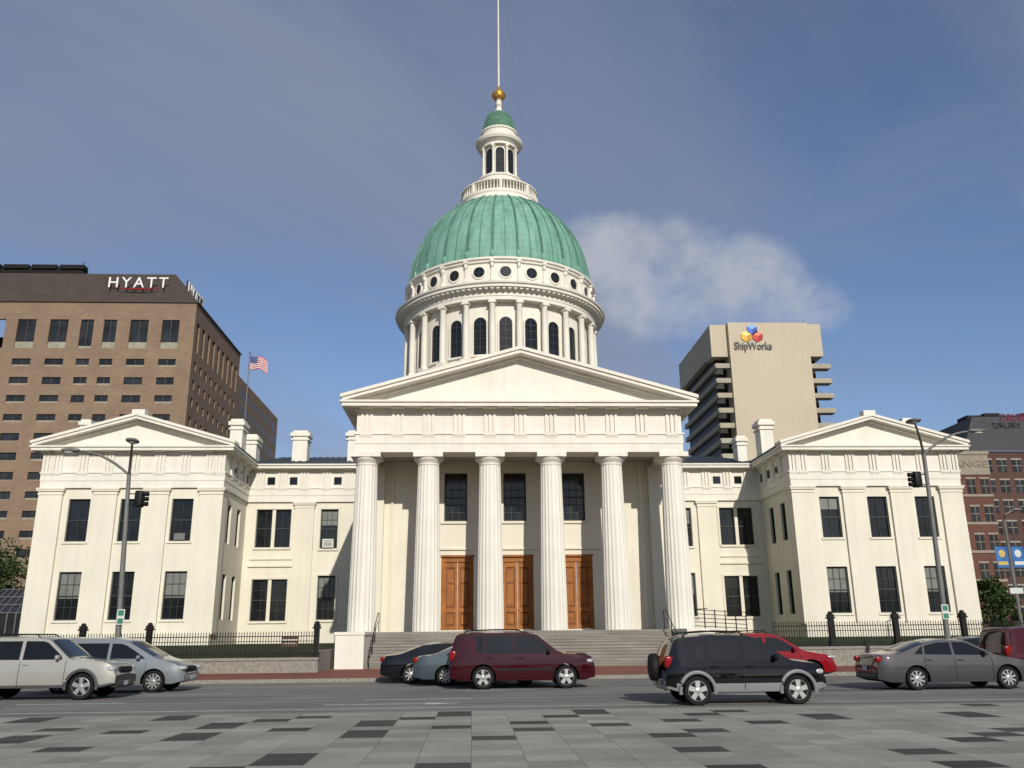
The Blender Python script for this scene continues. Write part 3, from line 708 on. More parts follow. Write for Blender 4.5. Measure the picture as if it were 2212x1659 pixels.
x0=atx(236,611,150.5);x1=atx(364,611,150.5); za=atz(300,622,150.5); zb_=atz(300,600,150.5)
text('HYATT',x0,150.3,za,x1-x0,zb_-za,wl,H,bold=.002,sp=1.3)
m=MB(); pts=[]
for i in range(13):
    t=i/12; pts.append((x0+(x1-x0)*(.12+.76*t),150.25,za-.25+.9*(4*(t-.5)**2)*.35-.1))
m.tube(pts,[.03+.12*sin(pi*i/12) for i in range(13)],6)
m.build('swoosh',rl,H)
text('HYATT',hx-2.2,151.2,zt+2.0,9.5,2.5,wl,H,axis='x',bold=.01,sp=1.1)
m=MB(); m.box(hx-2.6,hx-2.45,151,161,zt+1.6,zt+4.7); m.build('sign_panel',hdm,H)
# ---------------- office tower (right)
YS=185.
conc=mat('tan_concrete',(.45,.395,.30),.8,var=.05,scale=.08,streak=.03,spec=.15); conc2=mat('weathered_concrete',(.34,.305,.235),.8,var=.1,scale=.3,spec=.15)
T=thing('office_tower','tan concrete office tower with logo behind the right side','office tower',(atx(1660,1000,YS),YS,0))
ax=lambda p:atx(p,760,YS)
ztp2=atz(1660,697,YS); zc=atz(1760,768,YS)
m=MB(); m.box(ax(1577),ax(1750),YS,YS+6,0,ztp2); m.box(ax(1540),ax(1577)-.01,YS+1.2,YS+6,zc,ztp2-.2); m.box(ax(1750)+.01,ax(1780),YS+.6,YS+6,zc,ztp2-.1)
m.box(ax(1540),ax(1780),YS+6.01,217,zc+.5,ztp2-.25)
m.build('wall',conc,T)
m=MB(); m.box(ax(1552),ax(1772),YS+4,216,0,zc+.49)
m.build('curtain_wall',mat('bronze_curtain_glass',(.02,.018,.016),.4,var=.3,spec=.1),T)
for k in range(15):
    z=zc-3.5*(k+.25)
    b=MB(); b.box(ax(1545),ax(1552)-.0,YS+1.4,217.2,z-2.0,z-.9); b.build('floor_band',conc2,T)
    b=MB(); b.box(ax(1545),ax(1577)-.02,YS+.6,YS+1.39,z-2.0,z-1.75); b.box(ax(1545),ax(1577)-.02,YS+.6,YS+.8,z-1.74,z-.9); b.build('balcony',conc2,T)
    b=MB(); b.box(ax(1750)+.02,ax(1793),YS+.6,YS+3,z-2.0,z-1.75); b.box(ax(1750)+.02,ax(1793),YS+.6,YS+.8,z-1.74,z-.9); b.build('balcony',conc2,T)
m=MB(); m.box(ax(1570),ax(1600),YS+8,YS+12,ztp2-.3,ztp2+1); m.tube([(ax(1755),YS+3,ztp2),(ax(1755),YS+3,ztp2+2)],.1,5); m.box(ax(1615),ax(1640),YS+9,YS+10,ztp2,ztp2+1.2); m.build('rooftop_plant',M['steel'],T)
x0=atx(1586,750,YS);x1=atx(1667,750,YS)
text('ShipWorks',x0,YS-.2,atz(1626,761,YS),x1-x0,atz(1626,739,YS)-atz(1626,761,YS),mat('letter_black',(.02,.02,.02),.5,var=0),T,bold=.015)
def cube_iso(px,py,s,cols,name='logo_cube'):
    x,z=at(px,py,YS); m=MB(); h=.5*s; w=.87*s; y=YS-.25
    top=[(x-w,y,z+h),(x,y,z),(x+w,y,z+h),(x,y,z+s)]; lf=[(x-w,y,z+h),(x-w,y,z-h),(x,y,z-s),(x,y,z)]; rt=[(x+w,y,z+h),(x,y,z),(x,y,z-s),(x+w,y,z-h)]
    for i,f in enumerate((top,lf,rt)):
        m.mi=i; m.add([(a,b,c) for a,b,c in f]+[(a,YS-.01,c) for a,b,c in f],[(0,1,2,3)]+[(k,(k+1)%4,(k+1)%4+4,k+4) for k in range(4)])
    m.build(name,[mat('logo_%d_%d'%(px,i),c,.5,var=0,spec=.2) for i,c in enumerate(cols)],T)
cube_iso(1624,712,1.35,[(.2,.35,.7),(.05,.14,.5),(.02,.06,.3)])
cube_iso(1612,727,1.35,[(.8,.6,.2),(.7,.38,.04),(.45,.22,.03)]); cube_iso(1636,727,1.35,[(.7,.2,.15),(.5,.04,.03),(.3,.015,.015)])
# ---------------- buildings far right
YX=170.
D=thing('dark_hotel','dark grey and red brick hotel at the far right edge','hotel',(atx(2150,1200,YX),YX,0))
dk=mat('dark_slate_cladding',(.05,.05,.055),.6,var=.15,spec=.2); rb=brick_mat('dull_brick',(.085,.045,.036),(.07,.036,.03),(.08,.055,.045),.6,.25,.02); rb2=brick_mat('red_brick',(.12,.05,.038),(.095,.04,.03),(.11,.065,.05),.6,.25,.02)
zq=atz(2150,975,YX); m=MB(); m.box(atx(2085,1000,YX),atx(2330,1000,YX),YX,YX+35,0,zq); m.build('wall',rb,D)
m=MB(); zr=atz(2150,893,YX); xa=atx(2075,950,YX); xb=atx(2340,950,YX)
m.add([(xa,YX-.5,zq),(xb,YX-.5,zq),(xb,YX+3,zr),(xa+5,YX+3,zr),(xa,YX+36,zq),(xa+5,YX+33,zr),(xb,YX+33,zr)],[(0,1,2,3),(0,3,5,4),(3,2,6,5)]); m.build('mansard_roof',dk,D)
m=MB(); 
for k in range(5): m.box(xa+7+k*4,xa+10.4+k*4,YX+8,YX+12,zr-1,zr+1.6+.5*(k%2))
m.build('rooftop_plant',M['iron'],D)
text('DRURY',atx(2160,905,YX),YX-.3,atz(2185,911,YX),atx(2222,905,YX)-atx(2160,905,YX),atz(2185,895,YX)-atz(2185,911,YX),mat('sign_red',(.14,.015,.04),.5,var=0,spec=.2),D,bold=.01)
for r in range(9):
    for c in range(5):
        x=atx(2140+c*32,1050,YX); z=zq-3.0-r*4.2
        if z<4: continue
        b=MB(); b.mi=0; b.box(x-.95,x+.95,YX-.06,YX-.02,z-1.3,z+1.2); b.mi=1; b.box(x-1.1,x+1.1,YX-.12,YX-.0,z+1.2,z+1.5); b.box(x-.04,x+.04,YX-.1,YX-.061,z-1.3,z+1.2); b.box(x-.95,x+.95,YX-.1,YX-.062,z-.05,z+.05)
        b.build('window',[pg,pale],D)
YE=118.
E=thing('brick_exchange_building','red brick office building with pale stone bands behind the right wing','building',(atx(2100,1200,YE),YE,0))
xa=atx(1970,1100,YE);xb=atx(2150,1100,YE);zq=atz(2100,975,YE)
m=MB(); m.box(xa,xb,YE,YE+25,0,zq-3.4); m.build('wall',rb2,E)
stn=mat('pale_stone_band',(.25,.215,.17),.8,spec=.15)
m=MB(); m.box(xa-.2,xb+.2,YE-.3,YE+25.2,zq-.5,zq); m.box(xa-.05,xb+.05,YE-.15,YE+25.1,zq-3.39,zq-.51)
k=0; z=zq-6.5
while z>3: m.box(xa-.03,xb+.03,YE-.12,YE-.002,z,z+.35); z-=3.9
m.build('stone_band',stn,E)
text('EXCHANGE',atx(1985,985,YE),YE-.2,zq-2.3,atx(2128,985,YE)-atx(1985,985,YE),.9,mat('carved_letters',(.19,.16,.125),.8),E,ext=.04)
for r in range(8):
    for px in (2074,2106,2136):
        x=atx(px,1100,YE); z=zq-5.0-r*3.9
        if z<3: continue
        b=MB(); b.mi=0; b.box(x-.6,x+.6,YE-.05,YE-.02,z-1.1,z+1.0); b.mi=1; b.box(x-.75,x+.75,YE-.1,YE-.0,z+1.0,z+1.25); b.box(x-.03,x+.03,YE-.08,YE-.051,z-1.1,z+1.0); b.box(x-.6,x+.6,YE-.08,YE-.052,z-.04,z+.04)
        b.build('window',[pg,stn],E)
G=thing('glass_canopy','low dark glass canopy structure at the left edge','canopy',(atx(20,1350,70),70,0))
x0=atx(-60,1330,70);x1=atx(54,1330,70); z1=atz(30,1325,70);z2=atz(30,1268,70)
m=MB(); m.add([(x0,70,z1),(x1,70,z1),(x1-1.2,74,z2),(x0,74,z2)],[(0,1,2,3)]); m.box(x0,x1,70.02,74,1,z1-.02); m.build('glass',pg,G)
m=MB()
for k in range(7):
    x=x0+(x1-x0)*k/6; m.tube([(x,69.95,1),(x,69.95,z1),(x-1.2*k/6,73.95,z2+.05)],.05,5)
for t in (0,.33,.66,1): m.tube([(x0,69.95+4*t,z1+(z2-z1)*t+.04),(x1-1.2*t,69.95+4*t,z1+(z2-z1)*t+.04)],.04,5)
m.build('frame',M['steel'],G)
# flag
Fg=thing('flagpole','distant flagpole beside the brown hotel','flagpole',(atx(535,840,140),140,0))
xf=atx(538,790,140); zf=atz(539,762,140); m=MB(); m.tube([(xf,140,0),(xf,140,zf)],.09,8); m.sell((xf,140,zf),(.18,.18,.18),1,8,6); m.build('pole',M['steel'],Fg)
fr=mat('flag_red',(.38,.025,.035),.8,var=0,spec=.1);fw=mat('flag_white',(.6,.6,.6),.8,var=0,spec=.1);fb=mat('flag_blue',(.02,.035,.15),.8,var=0,spec=.1)
m=MB(); fl=2.95; fh=2.3; zt_=zf-.5
def fp(u,v): return (xf+.1+fl*u,140+.25*sin(u*7+v),zt_-fh*v-.75*u*u-.12*sin(u*8))
for j in range(13):
    for i in range(12):
        u0,u1,v0,v1=i/12,(i+1)/12,j/13,(j+1)/13
        m.mi=2 if (i<5 and j<7) else j%2
        m.add([fp(u0,v0),fp(u1,v0),fp(u1,v1),fp(u0,v1)],[(0,1,2,3)])
m.mi=1
for a in range(6):
    for b in range(5):
        u=.03+a*.065; v=.04+b*.1; p=fp(u,v); m.add([(p[0]-.05,p[1]-.03,p[2]),(p[0],p[1]-.03,p[2]-.05),(p[0]+.05,p[1]-.03,p[2]),(p[0],p[1]-.03,p[2]+.05)],[(0,1,2,3)])
tag(m.build('flag',[fr,fw,fb]),'striped red white and blue flag with starred corner on the distant flagpole','flag')
B=thing('banner_pole','lamp pole with two blue banners at the far right edge','lamp pole',(atx(2190,1350,50),50,.1))
x=atx(2190,1250,50); m=MB(); m.tube([(x,50,.1),(x,50,atz(2178,1125,50)),(x+.1,50,atz(2178,1112,50)),(x+.7,50,atz(2200,1105,50)+.1)],[.1,.07,.05,.05],8); m.build('pole',M['steel'],B,True)
m=MB(); m.sell((x+.9,50,atz(2200,1105,50)+.12),(.32,.14,.09),.8); m.build('lamp_head',M['steel'],B,True)
z0,z1=atz(2180,1226,50),atz(2180,1181,50)
bb=mat('banner_blue',(.04,.13,.33),.7,var=.3,scale=2,spec=.2); by=mat('banner_yellow',(.45,.34,.08),.6)
for q in (-1,1):
    b=MB(); b.box(x+q*.12,x+q*.85,49.98,50.0,z0,z1); bo=b.build('banner',bb,B)
    b=MB(); b.sell((x+q*.48,49.97,(z0+z1)/2+.2),(.2,.012,.22),1); b.box(x+q*.2,x+q*.78,49.965,49.978,z0+.15,z0+.35); b.build('emblem',by if q<0 else wsn,bo)
S=thing('street_sign','white street sign near the far right edge','sign',(atx(2195,1275,49),49,.1)); x=atx(2196,1275,49); z=atz(2196,1276,49)
b=MB(); b.box(x-.38,x+.38,49,49.03,z-.16,z+.16); b.build('panel',wsn,S); b=MB(); b.box(x-.04,x+.04,49.04,49.1,.1,z+.15); b.build('post',M['steel'],S)
# ---------------- trees
leafm=[mat('leaf_dark',(.028,.05,.018),.7,var=.4,scale=1.5,spec=.1),mat('leaf_light',(.055,.088,.025),.7,var=.35,scale=1.5,spec=.1)]
bark=mat('bark',(.09,.07,.05),.9,var=.3,scale=5)
def tree(label,x,y,z0,h,r,n=2600,ls=.28):
    t=thing('tree',label,'tree',(x,y,z0)); rnd=random.Random(int(x*10))
    m=MB(); m.tube([(x,y,z0),(x+.1,y,z0+h*.3),(x-.05,y,z0+h*.75)],[h*.03,h*.022,h*.008],8)
    for k in range(7):
        a=rnd.random()*6.28; m.tube([(x,y,z0+h*(.3+.05*k)),(x+cos(a)*r*.4,y+sin(a)*r*.4,z0+h*(.45+.05*k)),(x+cos(a)*r*.7,y+sin(a)*r*.7,z0+h*(.5+.06*k))],[h*.012,h*.007,h*.003],6)
    m.build('trunk',bark,t,True)
    m=MB(); cl=[]
    for k in range(26):
        a=rnd.random()*6.28; b=rnd.uniform(-1,1); rr=rnd.random()**.5
        cl.append((x+cos(a)*r*rr*math.sqrt(1-b*b*.8)*.85,y+sin(a)*r*rr*math.sqrt(1-b*b*.8)*.85,z0+h*.63+b*h*.33,r*rnd.uniform(.2,.38)))
    for k in range(n):
        c=rnd.choice(cl); d=Vector((rnd.gauss(0,1),rnd.gauss(0,1),rnd.gauss(0,.8))).normalized()*c[3]*rnd.uniform(.5,1.1)
        p=Vector(c[:3])+d; u=Vector((rnd.gauss(0,1),rnd.gauss(0,1),rnd.gauss(0,1))).normalized(); w=u.cross(Vector((rnd.random(),rnd.random(),rnd.random()))).normalized()
        s=ls*rnd.uniform(.6,1.2); m.mi=0 if rnd.random()<.55 else 1
        m.add([p-u*s,p+w*s*.5,p+u*s,p-w*s*.5],[(0,1,2,3)])
    m.build('crown',leafm,t)
tree('leafy green tree at the left edge beside the courthouse wing',atx(20,1300,95),95,0,atz(35,1183,95)+.5,4.6)
tree('second leafy tree cut by the left edge of the view',atx(-45,1300,90),90,0,9.5,4.5)
tree('small green street tree beyond the right wing',atx(2135,1300,75),75,.1,atz(2135,1255,75),2.0,1600,.2)
tree('low green tree behind the fence end at right',atx(2165,1330,80),80,.1,4.8,1.8,1200,.2)
m=MB(); rnd=random.Random(3)
for k in range(9000):
    x=rnd.uniform(-150,150); c=round(x/9)*9; hh=9+3*sin(c*1.7)+2*cos(c*.6)
    zc_=rnd.random()**.8*hh
    y=-62+rnd.uniform(-4,4); u=Vector((rnd.gauss(0,1),rnd.gauss(0,1),rnd.gauss(0,1))).normalized(); w=u.cross(Vector((rnd.random(),rnd.random(),rnd.random()))).normalized(); s=rnd.uniform(.7,1.3)
    p=Vector((x,y,zc_)); m.mi=0 if rnd.random()<.6 else 1; m.add([p-u*s,p+w*s*.6,p+u*s,p-w*s*.6],[(0,1,2,3)])
o=m.build('park_woodland',leafm); o['kind']='stuff'; tag(o,'dense row of park trees along the plaza opposite the courthouse','trees')
# ---------------- cars
tyre_m=mat('tyre_rubber',(.014,.014,.014),.8,var=.1,spec=.1); rim_m=mat('alloy_rim',(.36,.36,.36),.4,metal=.6,var=.05); blackp=mat('black_plastic',(.014,.014,.014),.6,var=.1,spec=.12)
carglass=mat('car_glass',(.006,.007,.008),.02,var=0,spec=.45)
head_m=mat('headlamp_lens',(.34,.35,.36),.1,var=0,spec=.5); tail_m=mat('tail_lens',(.20,.005,.005),.2,var=0,spec=.3)
plate_m=mat('number_plate',(.45,.47,.5),.5,var=.1,spec=.2)
def paint(name,col,metal=.0,rough=.5,spec=0): return mat(name,col,rough,metal=metal,var=.03,coat=.9,spec=spec)
def lin(pts,x):
    if x<=pts[0][0]: return pts[0][1]
    for (a,b),(c,d) in zip(pts,pts[1:]):
        if x<=c: return b+(d-b)*(x-a)/(c-a)
    return pts[-1][1]
def make_car(name,label,cat,L,W,H,top,belt,ax_f,ax_r,Rw,pm,X,Yn,wins,tum=.25,sill=.26,clad=None,cladz=.0,flare=None,rails=False,spare=False,ws=(.0,0),rw=(0,0),seams=(),handles=(),hl=.68,tl=.85,tlh=.14,hlsz=(.2,.2,.1),spokes=6,mir=None,group='cars on the street',trimz=None,taper=.15):
    t=thing(name,label,cat,(X,Yn+W/2,0),group)
    def sm(pts,x,d=.05): return sum(lin(pts,x+k*d/2) for k in (-2,-1,0,1,2))/5
    def T(x): return sm(top,x)
    def Bt(x): return min(lin(belt,x),T(x)-.055)
    def wx(x):
        d=max(0,abs(x)-(L/2-.6))/.6; return W/2*(1-taper*d**2.8)
    def wp(z,B):
        k=1-.05*max(0,(.55-z)/.35)**2
        if z>.62: k-=.055*((z-.62)/max(.25,B-.62))**2
        return k
    def side(x,z):
        B=Bt(x)
        if z<=B: return wx(x)*wp(z,B)
        return wx(x)*wp(B,B)*(1-tum*(z-B))
    Ra=Rw+.055
    def zb(x):
        z=sill+.10*max(0,(abs(x)-(L/2-.35))/.35)
        for a in (ax_f,ax_r):
            if abs(x-a)<Ra: z=max(z,Rw+math.sqrt(Ra*Ra-(x-a)**2))
        return z
    xs=list(np.linspace(-L/2,L/2,100))
    for a in (ax_f,ax_r):
        for k in range(25): xs.append(a-Ra*cos(pi*k/24)*.9999)
        xs+= [a-Ra-.002,a+Ra+.002]
    xs=sorted(xs)
    m=MB(); S=[]
    for x in xs:
        b=zb(x);B=Bt(x);t_=T(x); b=min(b,B-.08)
        row=[(0,b)]
        row.append((side(x,b)*.9,b))
        for f in (0.02,.12,.3,.5,.7,.86,.95,1): z=b+(B-b)*f; row.append((side(x,z),z))
        ze=t_-.05
        for f in (.1,.4,.7,1): z=B+(max(ze,B+.002)-B)*f; row.append((side(x,z),z))
        ye=row[-1][0]
        for f in (.93,.8,.6,.3,0): row.append((ye*f,t_-.05*f**3))
        S.append(row)
    n=len(S[0]); vs=[];
    for x,row in zip(xs,S):
        for y,z in row: vs.append((x,-y,z))
        for y,z in row[1:-1][::-1]: vs.append((x,y,z))
    R=2*n-2; o=len(m.v); m.v+=vs
    for i in range(len(xs)-1):
        for k in range(R):
            f=(o+i*R+k,o+(i+1)*R+k,o+(i+1)*R+(k+1)%R,o+i*R+(k+1)%R)
            zc=sum(vs[q-o][2] for q in f)/4; under=(k in (0,1,R-1,R-2))
            m.f.append(f[::-1]); m.m.append(1 if under else (2 if (clad and zc<cladz) else 0))
    m.f.append(tuple(range(R))); m.m.append(2 if clad else 0); m.f.append(tuple(range((len(xs)-1)*R,len(xs)*R))[::-1]); m.m.append(2 if clad else 0)
    body=m.build('body',[pm,blackp]+([clad] if clad else []),t,True,38,local=True)
    for poly in wins:
        for q in (-1,1):
            g=MB(); N=len(poly)
            pts=[(x,q*(side(x,z)+.006),z) for x,z in poly]
            g.add(pts,[tuple(range(N)) if q<0 else tuple(range(N))[::-1]])
            g.build('side_window',carglass,t,local=True)
    def topglass(nm,xa,xb,inset=.07):
        g=MB(); A=8;Bn=12;vs=[]
        for i in range(A+1):
            x=xa+(xb-xa)*i/A; B=Bt(x); ye=side(x,max(T(x)-.05,B+.002))-inset
            for j in range(-Bn//2,Bn//2+1):
                f=j/(Bn/2); vs.append((x,ye*f,T(x)-.05*abs(f*.95)**3+.008))
        g.add(vs,[(i*(Bn+1)+j,(i+1)*(Bn+1)+j,(i+1)*(Bn+1)+j+1,i*(Bn+1)+j+1) for i in range(A) for j in range(Bn)])
        g.build(nm,carglass,t,True,60,local=True)
    topglass('windshield',*ws); topglass('rear_window',*rw)
    for q in (-1,1):
        for sx in seams:
            g=MB(); pr=None
            z0=sill+.06; z1=Bt(sx)-.0
            for i in range(9):
                z=z0+(z1-z0)*i/8
                y=q*(side(sx,z)+.003); cur=[(sx-.008,y,z),(sx+.008,y,z)]
                if pr: g.add([pr[0],pr[1],cur[1],cur[0]],[(0,1,2,3)])
                pr=cur
            g.build('door_seam',blackp,t,local=True)
    if trimz:
        for q in (-1,1):
            g=MB()
            x0=ax_r+Ra+.04;x1=ax_f-Ra-.04
            y=side(0,trimz); g.box(x0,x1,q*y-.01,q*y+.018*q+.0,trimz-.035,trimz+.035)
            g.build('side_moulding',blackp,t,local=True)
    for hxx in handles:
        for q in (-1,1):
            z=Bt(hxx)-.1; g=MB(); g.sell((hxx,q*(side(hxx,z)+.012),z),(.1,.02,.022),.6,10,6); g.build('door_handle',pm,t,True,local=True)
    for a in (ax_f,ax_r):
        for q in (-1,1):
            g=MB(); yo=q*(W/2-.03); yi=q*(W/2-.25); r=Rw
            g.lathe(a,Rw,[(r*.66,yo-q*.01),(r*.72,yo),(r*.93,yo),(r,yo-q*.04),(r,yi+q*.04),(r*.93,yi),(r*.6,yi)],36,axis='y')
            wh=g.build('wheel',tyre_m,t,True,40,local=True)
            g=MB(); g.lathe(a,Rw,[(r*.62,yo-q*.03),(r*.69,yo-q*.005),(r*.65,yo+q*.004),(r*.62,yo-q*.06)],36,axis='y',cap=False)
            for k in range(spokes):
                an=2*pi*k/spokes+.3; ca,sa=cos(an),sin(an); w0,w1=.05,.075 if spokes<7 else .03
                if spokes>=7: w0=.03
                P=[]
                for rr,ww,dy in ((.05,w0,.004),(r*.64,w1*.8,.004)):
                    for s_ in (-1,1): P.append((a+rr*ca-s_*ww*sa,yo+q*dy,Rw+rr*sa+s_*ww*ca))
                Q=[(p[0],p[1]-q*.04,p[2]) for p in P]
                g.add(P+Q,[(0,1,3,2),(0,2,6,4),(1,5,7,3),(4,6,7,5)])
            g.lathe(a,Rw,[(.075,yo-q*.05),(.07,yo+q*.004),(.04,yo+q*.012),(.001,yo+q*.012)],16,axis='y',cap=False)
            g.build('rim',rim_m,wh,True,30)
            g=MB(); g.lathe(a,Rw,[(r*.64,yo-q*.02),(.001,yo-q*.02)],24,axis='y',cap=False); g.build('brake_disc',blackp,wh)
            if flare:
                g=MB(); P=[]
                for k in range(17):
                    an=pi*k/16*1.12-.06*pi; xx=a+(Ra+.03)*cos(an); zz=Rw+(Ra+.03)*sin(an); P.append((xx,q*(W/2-.015),zz))
                g.tube(P,.05,8); g.build('fender_flare',flare,t,True,local=True)
    for q in (-1,1):
        hs_=(hlsz[0]*.85,hlsz[1]*.8,hlsz[2]*.75)
        xf=L/2-.2; g=MB(); g.sell((xf,q*(side(xf,hl)-hs_[1]+.02),hl),hs_,.75); g.build('headlight',head_m,t,True,50,local=True)
        xr=-L/2+.10; g=MB(); g.sell((xr,q*(side(xr,tl)-.065),tl),(.115,.085,tlh*.85),.4); g.build('taillight',tail_m,t,True,50,local=True)
        if mir is None: mx=ws[0]-.12
        else: mx=mir
        zm=Bt(mx)+.1
        g=MB(); g.sell((mx,q*(side(mx,zm)+.1),zm),(.06,.11,.07),.6); g.build('mirror',pm,t,True,50,local=True)
    g=MB(); zg=hl-.04; g.sell((L/2-.06,0,zg),(.08,W*.26,.09),.4); g.build('grille',blackp,t,True,local=True)
    g=MB(); g.sell((L/2-.10,0,.42),(.12,W*.39,.11),.35); g.build('front_bumper',clad or pm,t,True,local=True)
    g=MB(); g.sell((-L/2+.08,0,.48),(.11,W*.39,.12),.35); g.build('rear_bumper',clad or pm,t,True,local=True)
    g=MB(); g.box(-L/2-.045,-L/2-.03,-.15,.15,.55,.70); g.build('number_plate',plate_m,t,local=True)
    g=MB(); g.box(L/2+.022,L/2+.03,-.15,.15,.38,.5); g.build('number_plate',plate_m,t,local=True)
    if rails:
        for q in (-1,1):
            g=MB(); xa,xb=rails; y=q*(side(0,T(0)-.05)-.12)
            g.tube([(xa,y,T(xa)-.03),(xa+.12,y,T(xa+.12)+.05),((xa+xb)/2,y,T((xa+xb)/2)+.055),(xb-.12,y,T(xb-.12)+.05),(xb,y,T(xb)-.03)],.02,8); g.build('roof_rail',blackp,t,True,local=True)
    if spare:
        g=MB(); g.lathe(0,.88,[(.30,-.1),(.335,-.06),(.335,.06),(.30,.1)],36,axis='y'); g.v=[(-L/2-.14+v[1],v[0],v[2]) for v in g.v]; g.build('spare_wheel',blackp,t,True,local=True)
    return t
def fwx(px,Y,a): return atx(px,1460,Y)-a
suvtop=[(-2.39,.80),(-2.375,1.05),(-2.34,1.15),(-2.25,1.68),(-2.15,1.78),(-1.2,1.82),(0.1,1.82),(.48,1.76),(1.15,1.21),(1.30,1.15),(2.18,1.09),(2.33,1.02),(2.39,.66)]
suvwin=[[(-2.19,1.13),(-1.30,1.12),(-1.30,1.67),(-2.11,1.65)],[(-1.22,1.12),(-.30,1.11),(-.30,1.69),(-1.22,1.68)],[(-.22,1.11),(.98,1.11),(.93,1.23),(.48,1.62),(.34,1.69),(-.22,1.69)]]
make_car('suv','burgundy suv with silver wheels in front of the steps','car',4.78,1.97,1.82,suvtop,[(-2.39,1.07),(1.3,1.07),(2.39,1.0)],1.43,-1.30,.365,
 paint('burgundy_paint',(.032,.003,.005)),fwx(1223,29.8,1.43),29.7,suvwin,taper=.09,tum=.17,
 ws=(1.12,.52),rw=(-2.33,-2.24),seams=(-1.26,-.26,1.05),handles=(-1.1,-.05),hl=.86,tl=1.05,tlh=.2,hlsz=(.18,.2,.11),rails=(-1.95,0),mir=.85,spokes=5,trimz=.62)
ravtop=[(-1.98,.7),(-1.965,1.0),(-1.93,1.08),(-1.78,1.52),(-1.66,1.63),(-.8,1.69),(.05,1.67),(.38,1.60),(1.02,1.14),(1.16,1.08),(1.7,1.0),(1.9,.90),(1.98,.6)]
silver_clad=paint('silver_cladding',(.20,.203,.208),.2,.5)
make_car('suv','black compact suv with silver lower trim and rear spare wheel','car',3.98,1.74,1.70,ravtop,[(-1.98,1.0),(1.1,1.0),(1.98,.9)],1.25,-1.24,.345,
 paint('black_paint',(.004,.004,.005)),fwx(1717,22.2,1.25),22.0,
 [[(-1.70,1.07),(-1.02,1.05),(-1.02,1.50),(-1.58,1.48)],[(-.93,1.05),(-.12,1.04),(-.12,1.53),(-.93,1.52)],[(-.03,1.04),(.82,1.04),(.78,1.14),(.36,1.48),(.22,1.52),(-.03,1.53)]],
 ws=(.98,.44),rw=(-1.91,-1.77),seams=(-.97,-.07,.9),handles=(-.8,.1),hl=.76,tl=1.02,tlh=.17,clad=silver_clad,cladz=.47,flare=silver_clad,rails=(-1.5,.05),spare=True,mir=.72,spokes=5,sill=.30)
camtop=[(-2.42,.62),(-2.38,.92),(-2.28,1.03),(-1.8,1.08),(-1.62,1.12),(-.92,1.38),(-.35,1.46),(.15,1.46),(.48,1.41),(1.22,1.04),(1.38,1.0),(2.1,.86),(2.34,.72),(2.42,.5)]
camwin=[[(-1.28,1.03),(-1.02,1.02),(-.98,1.24),(-1.04,1.22)],[(-.95,1.02),(-.12,1.0),(-.12,1.36),(-.5,1.35),(-.92,1.26)],[(-.04,1.0),(1.02,.98),(.95,1.06),(.45,1.31),(.3,1.35),(-.04,1.36)]]
camblt=[(-2.42,.95),(-1.0,.965),(1.3,.93),(2.42,.75)]
def sedan(label,X,Y,pm,**k):
    return make_car('sedan',label,'car',4.85,1.82,1.46,camtop,camblt,1.50,-1.28,.33,pm,X,Y,camwin,tum=.33,ws=(1.16,.52),rw=(-1.58,-.95),seams=(-1.0,-.08,1.05),handles=(-.85,.1),hl=.70,tl=.88,tlh=.1,hlsz=(.26,.2,.08),mir=.85,sill=.22,**k)
sedan('metallic grey sedan at the right beyond the black suv',fwx(2172,26.6,1.50),26.4,paint('gunmetal_paint',(.055,.053,.053),.3,.5,.1),spokes=9)
sedan('black sedan parked at the kerb left of the burgundy suv',atx(888,1450,34.0)+1.28,33.85,paint('black_paint_sedan',(.005,.006,.008)),spokes=8)
sedan('blue grey sedan half hidden behind the burgundy suv',atx(963,1455,32.0)+1.28,31.9,paint('blue_grey_paint',(.045,.062,.075),.2,.5,.1),spokes=10)
sedan('dark blue sedan beyond the grey sedan at right',atx(2128,1400,33.5),33.5,paint('navy_paint',(.01,.018,.032)),spokes=8)
rogtop=[(-2.3,.7),(-2.28,.98),(-2.2,1.12),(-1.9,1.48),(-1.7,1.6),(-.9,1.70),(-.1,1.71),(.35,1.62),(1.15,1.13),(1.35,1.08),(2.0,.96),(2.22,.8),(2.3,.55)]
make_car('crossover','bright red crossover behind the black suv','car',4.62,1.84,1.69,rogtop,[(-2.3,1.1),(-1.2,1.05),(1.3,1.0),(2.3,.85)],1.40,-1.30,.36,
 paint('red_paint',(.20,.006,.010)),fwx(1755,31.4,1.40),31.3,
 [[(-1.85,1.16),(-1.32,1.11),(-1.30,1.46),(-1.6,1.42)],[(-1.22,1.10),(-.25,1.07),(-.25,1.53),(-1.22,1.5)],[(-.16,1.07),(.95,1.04),(.9,1.14),(.38,1.46),(.22,1.51),(-.16,1.53)]],
 ws=(1.12,.42),rw=(-2.18,-1.85),seams=(-1.27,-.2,1.0),handles=(-1.05,.0),hl=.84,tl=1.0,hlsz=(.3,.2,.08),mir=.8,spokes=5,clad=blackp,cladz=.36,rails=(-1.7,0))
exptop=[(-2.40,.75),(-2.38,1.05),(-2.34,1.15),(-2.24,1.68),(-2.12,1.77),(-1.2,1.82),(0.0,1.81),(.35,1.75),(1.02,1.20),(1.2,1.16),(2.1,1.08),(2.3,1.0),(2.40,.65)]
sil=paint('silver_paint',(.30,.295,.27),.3,.5,.2)
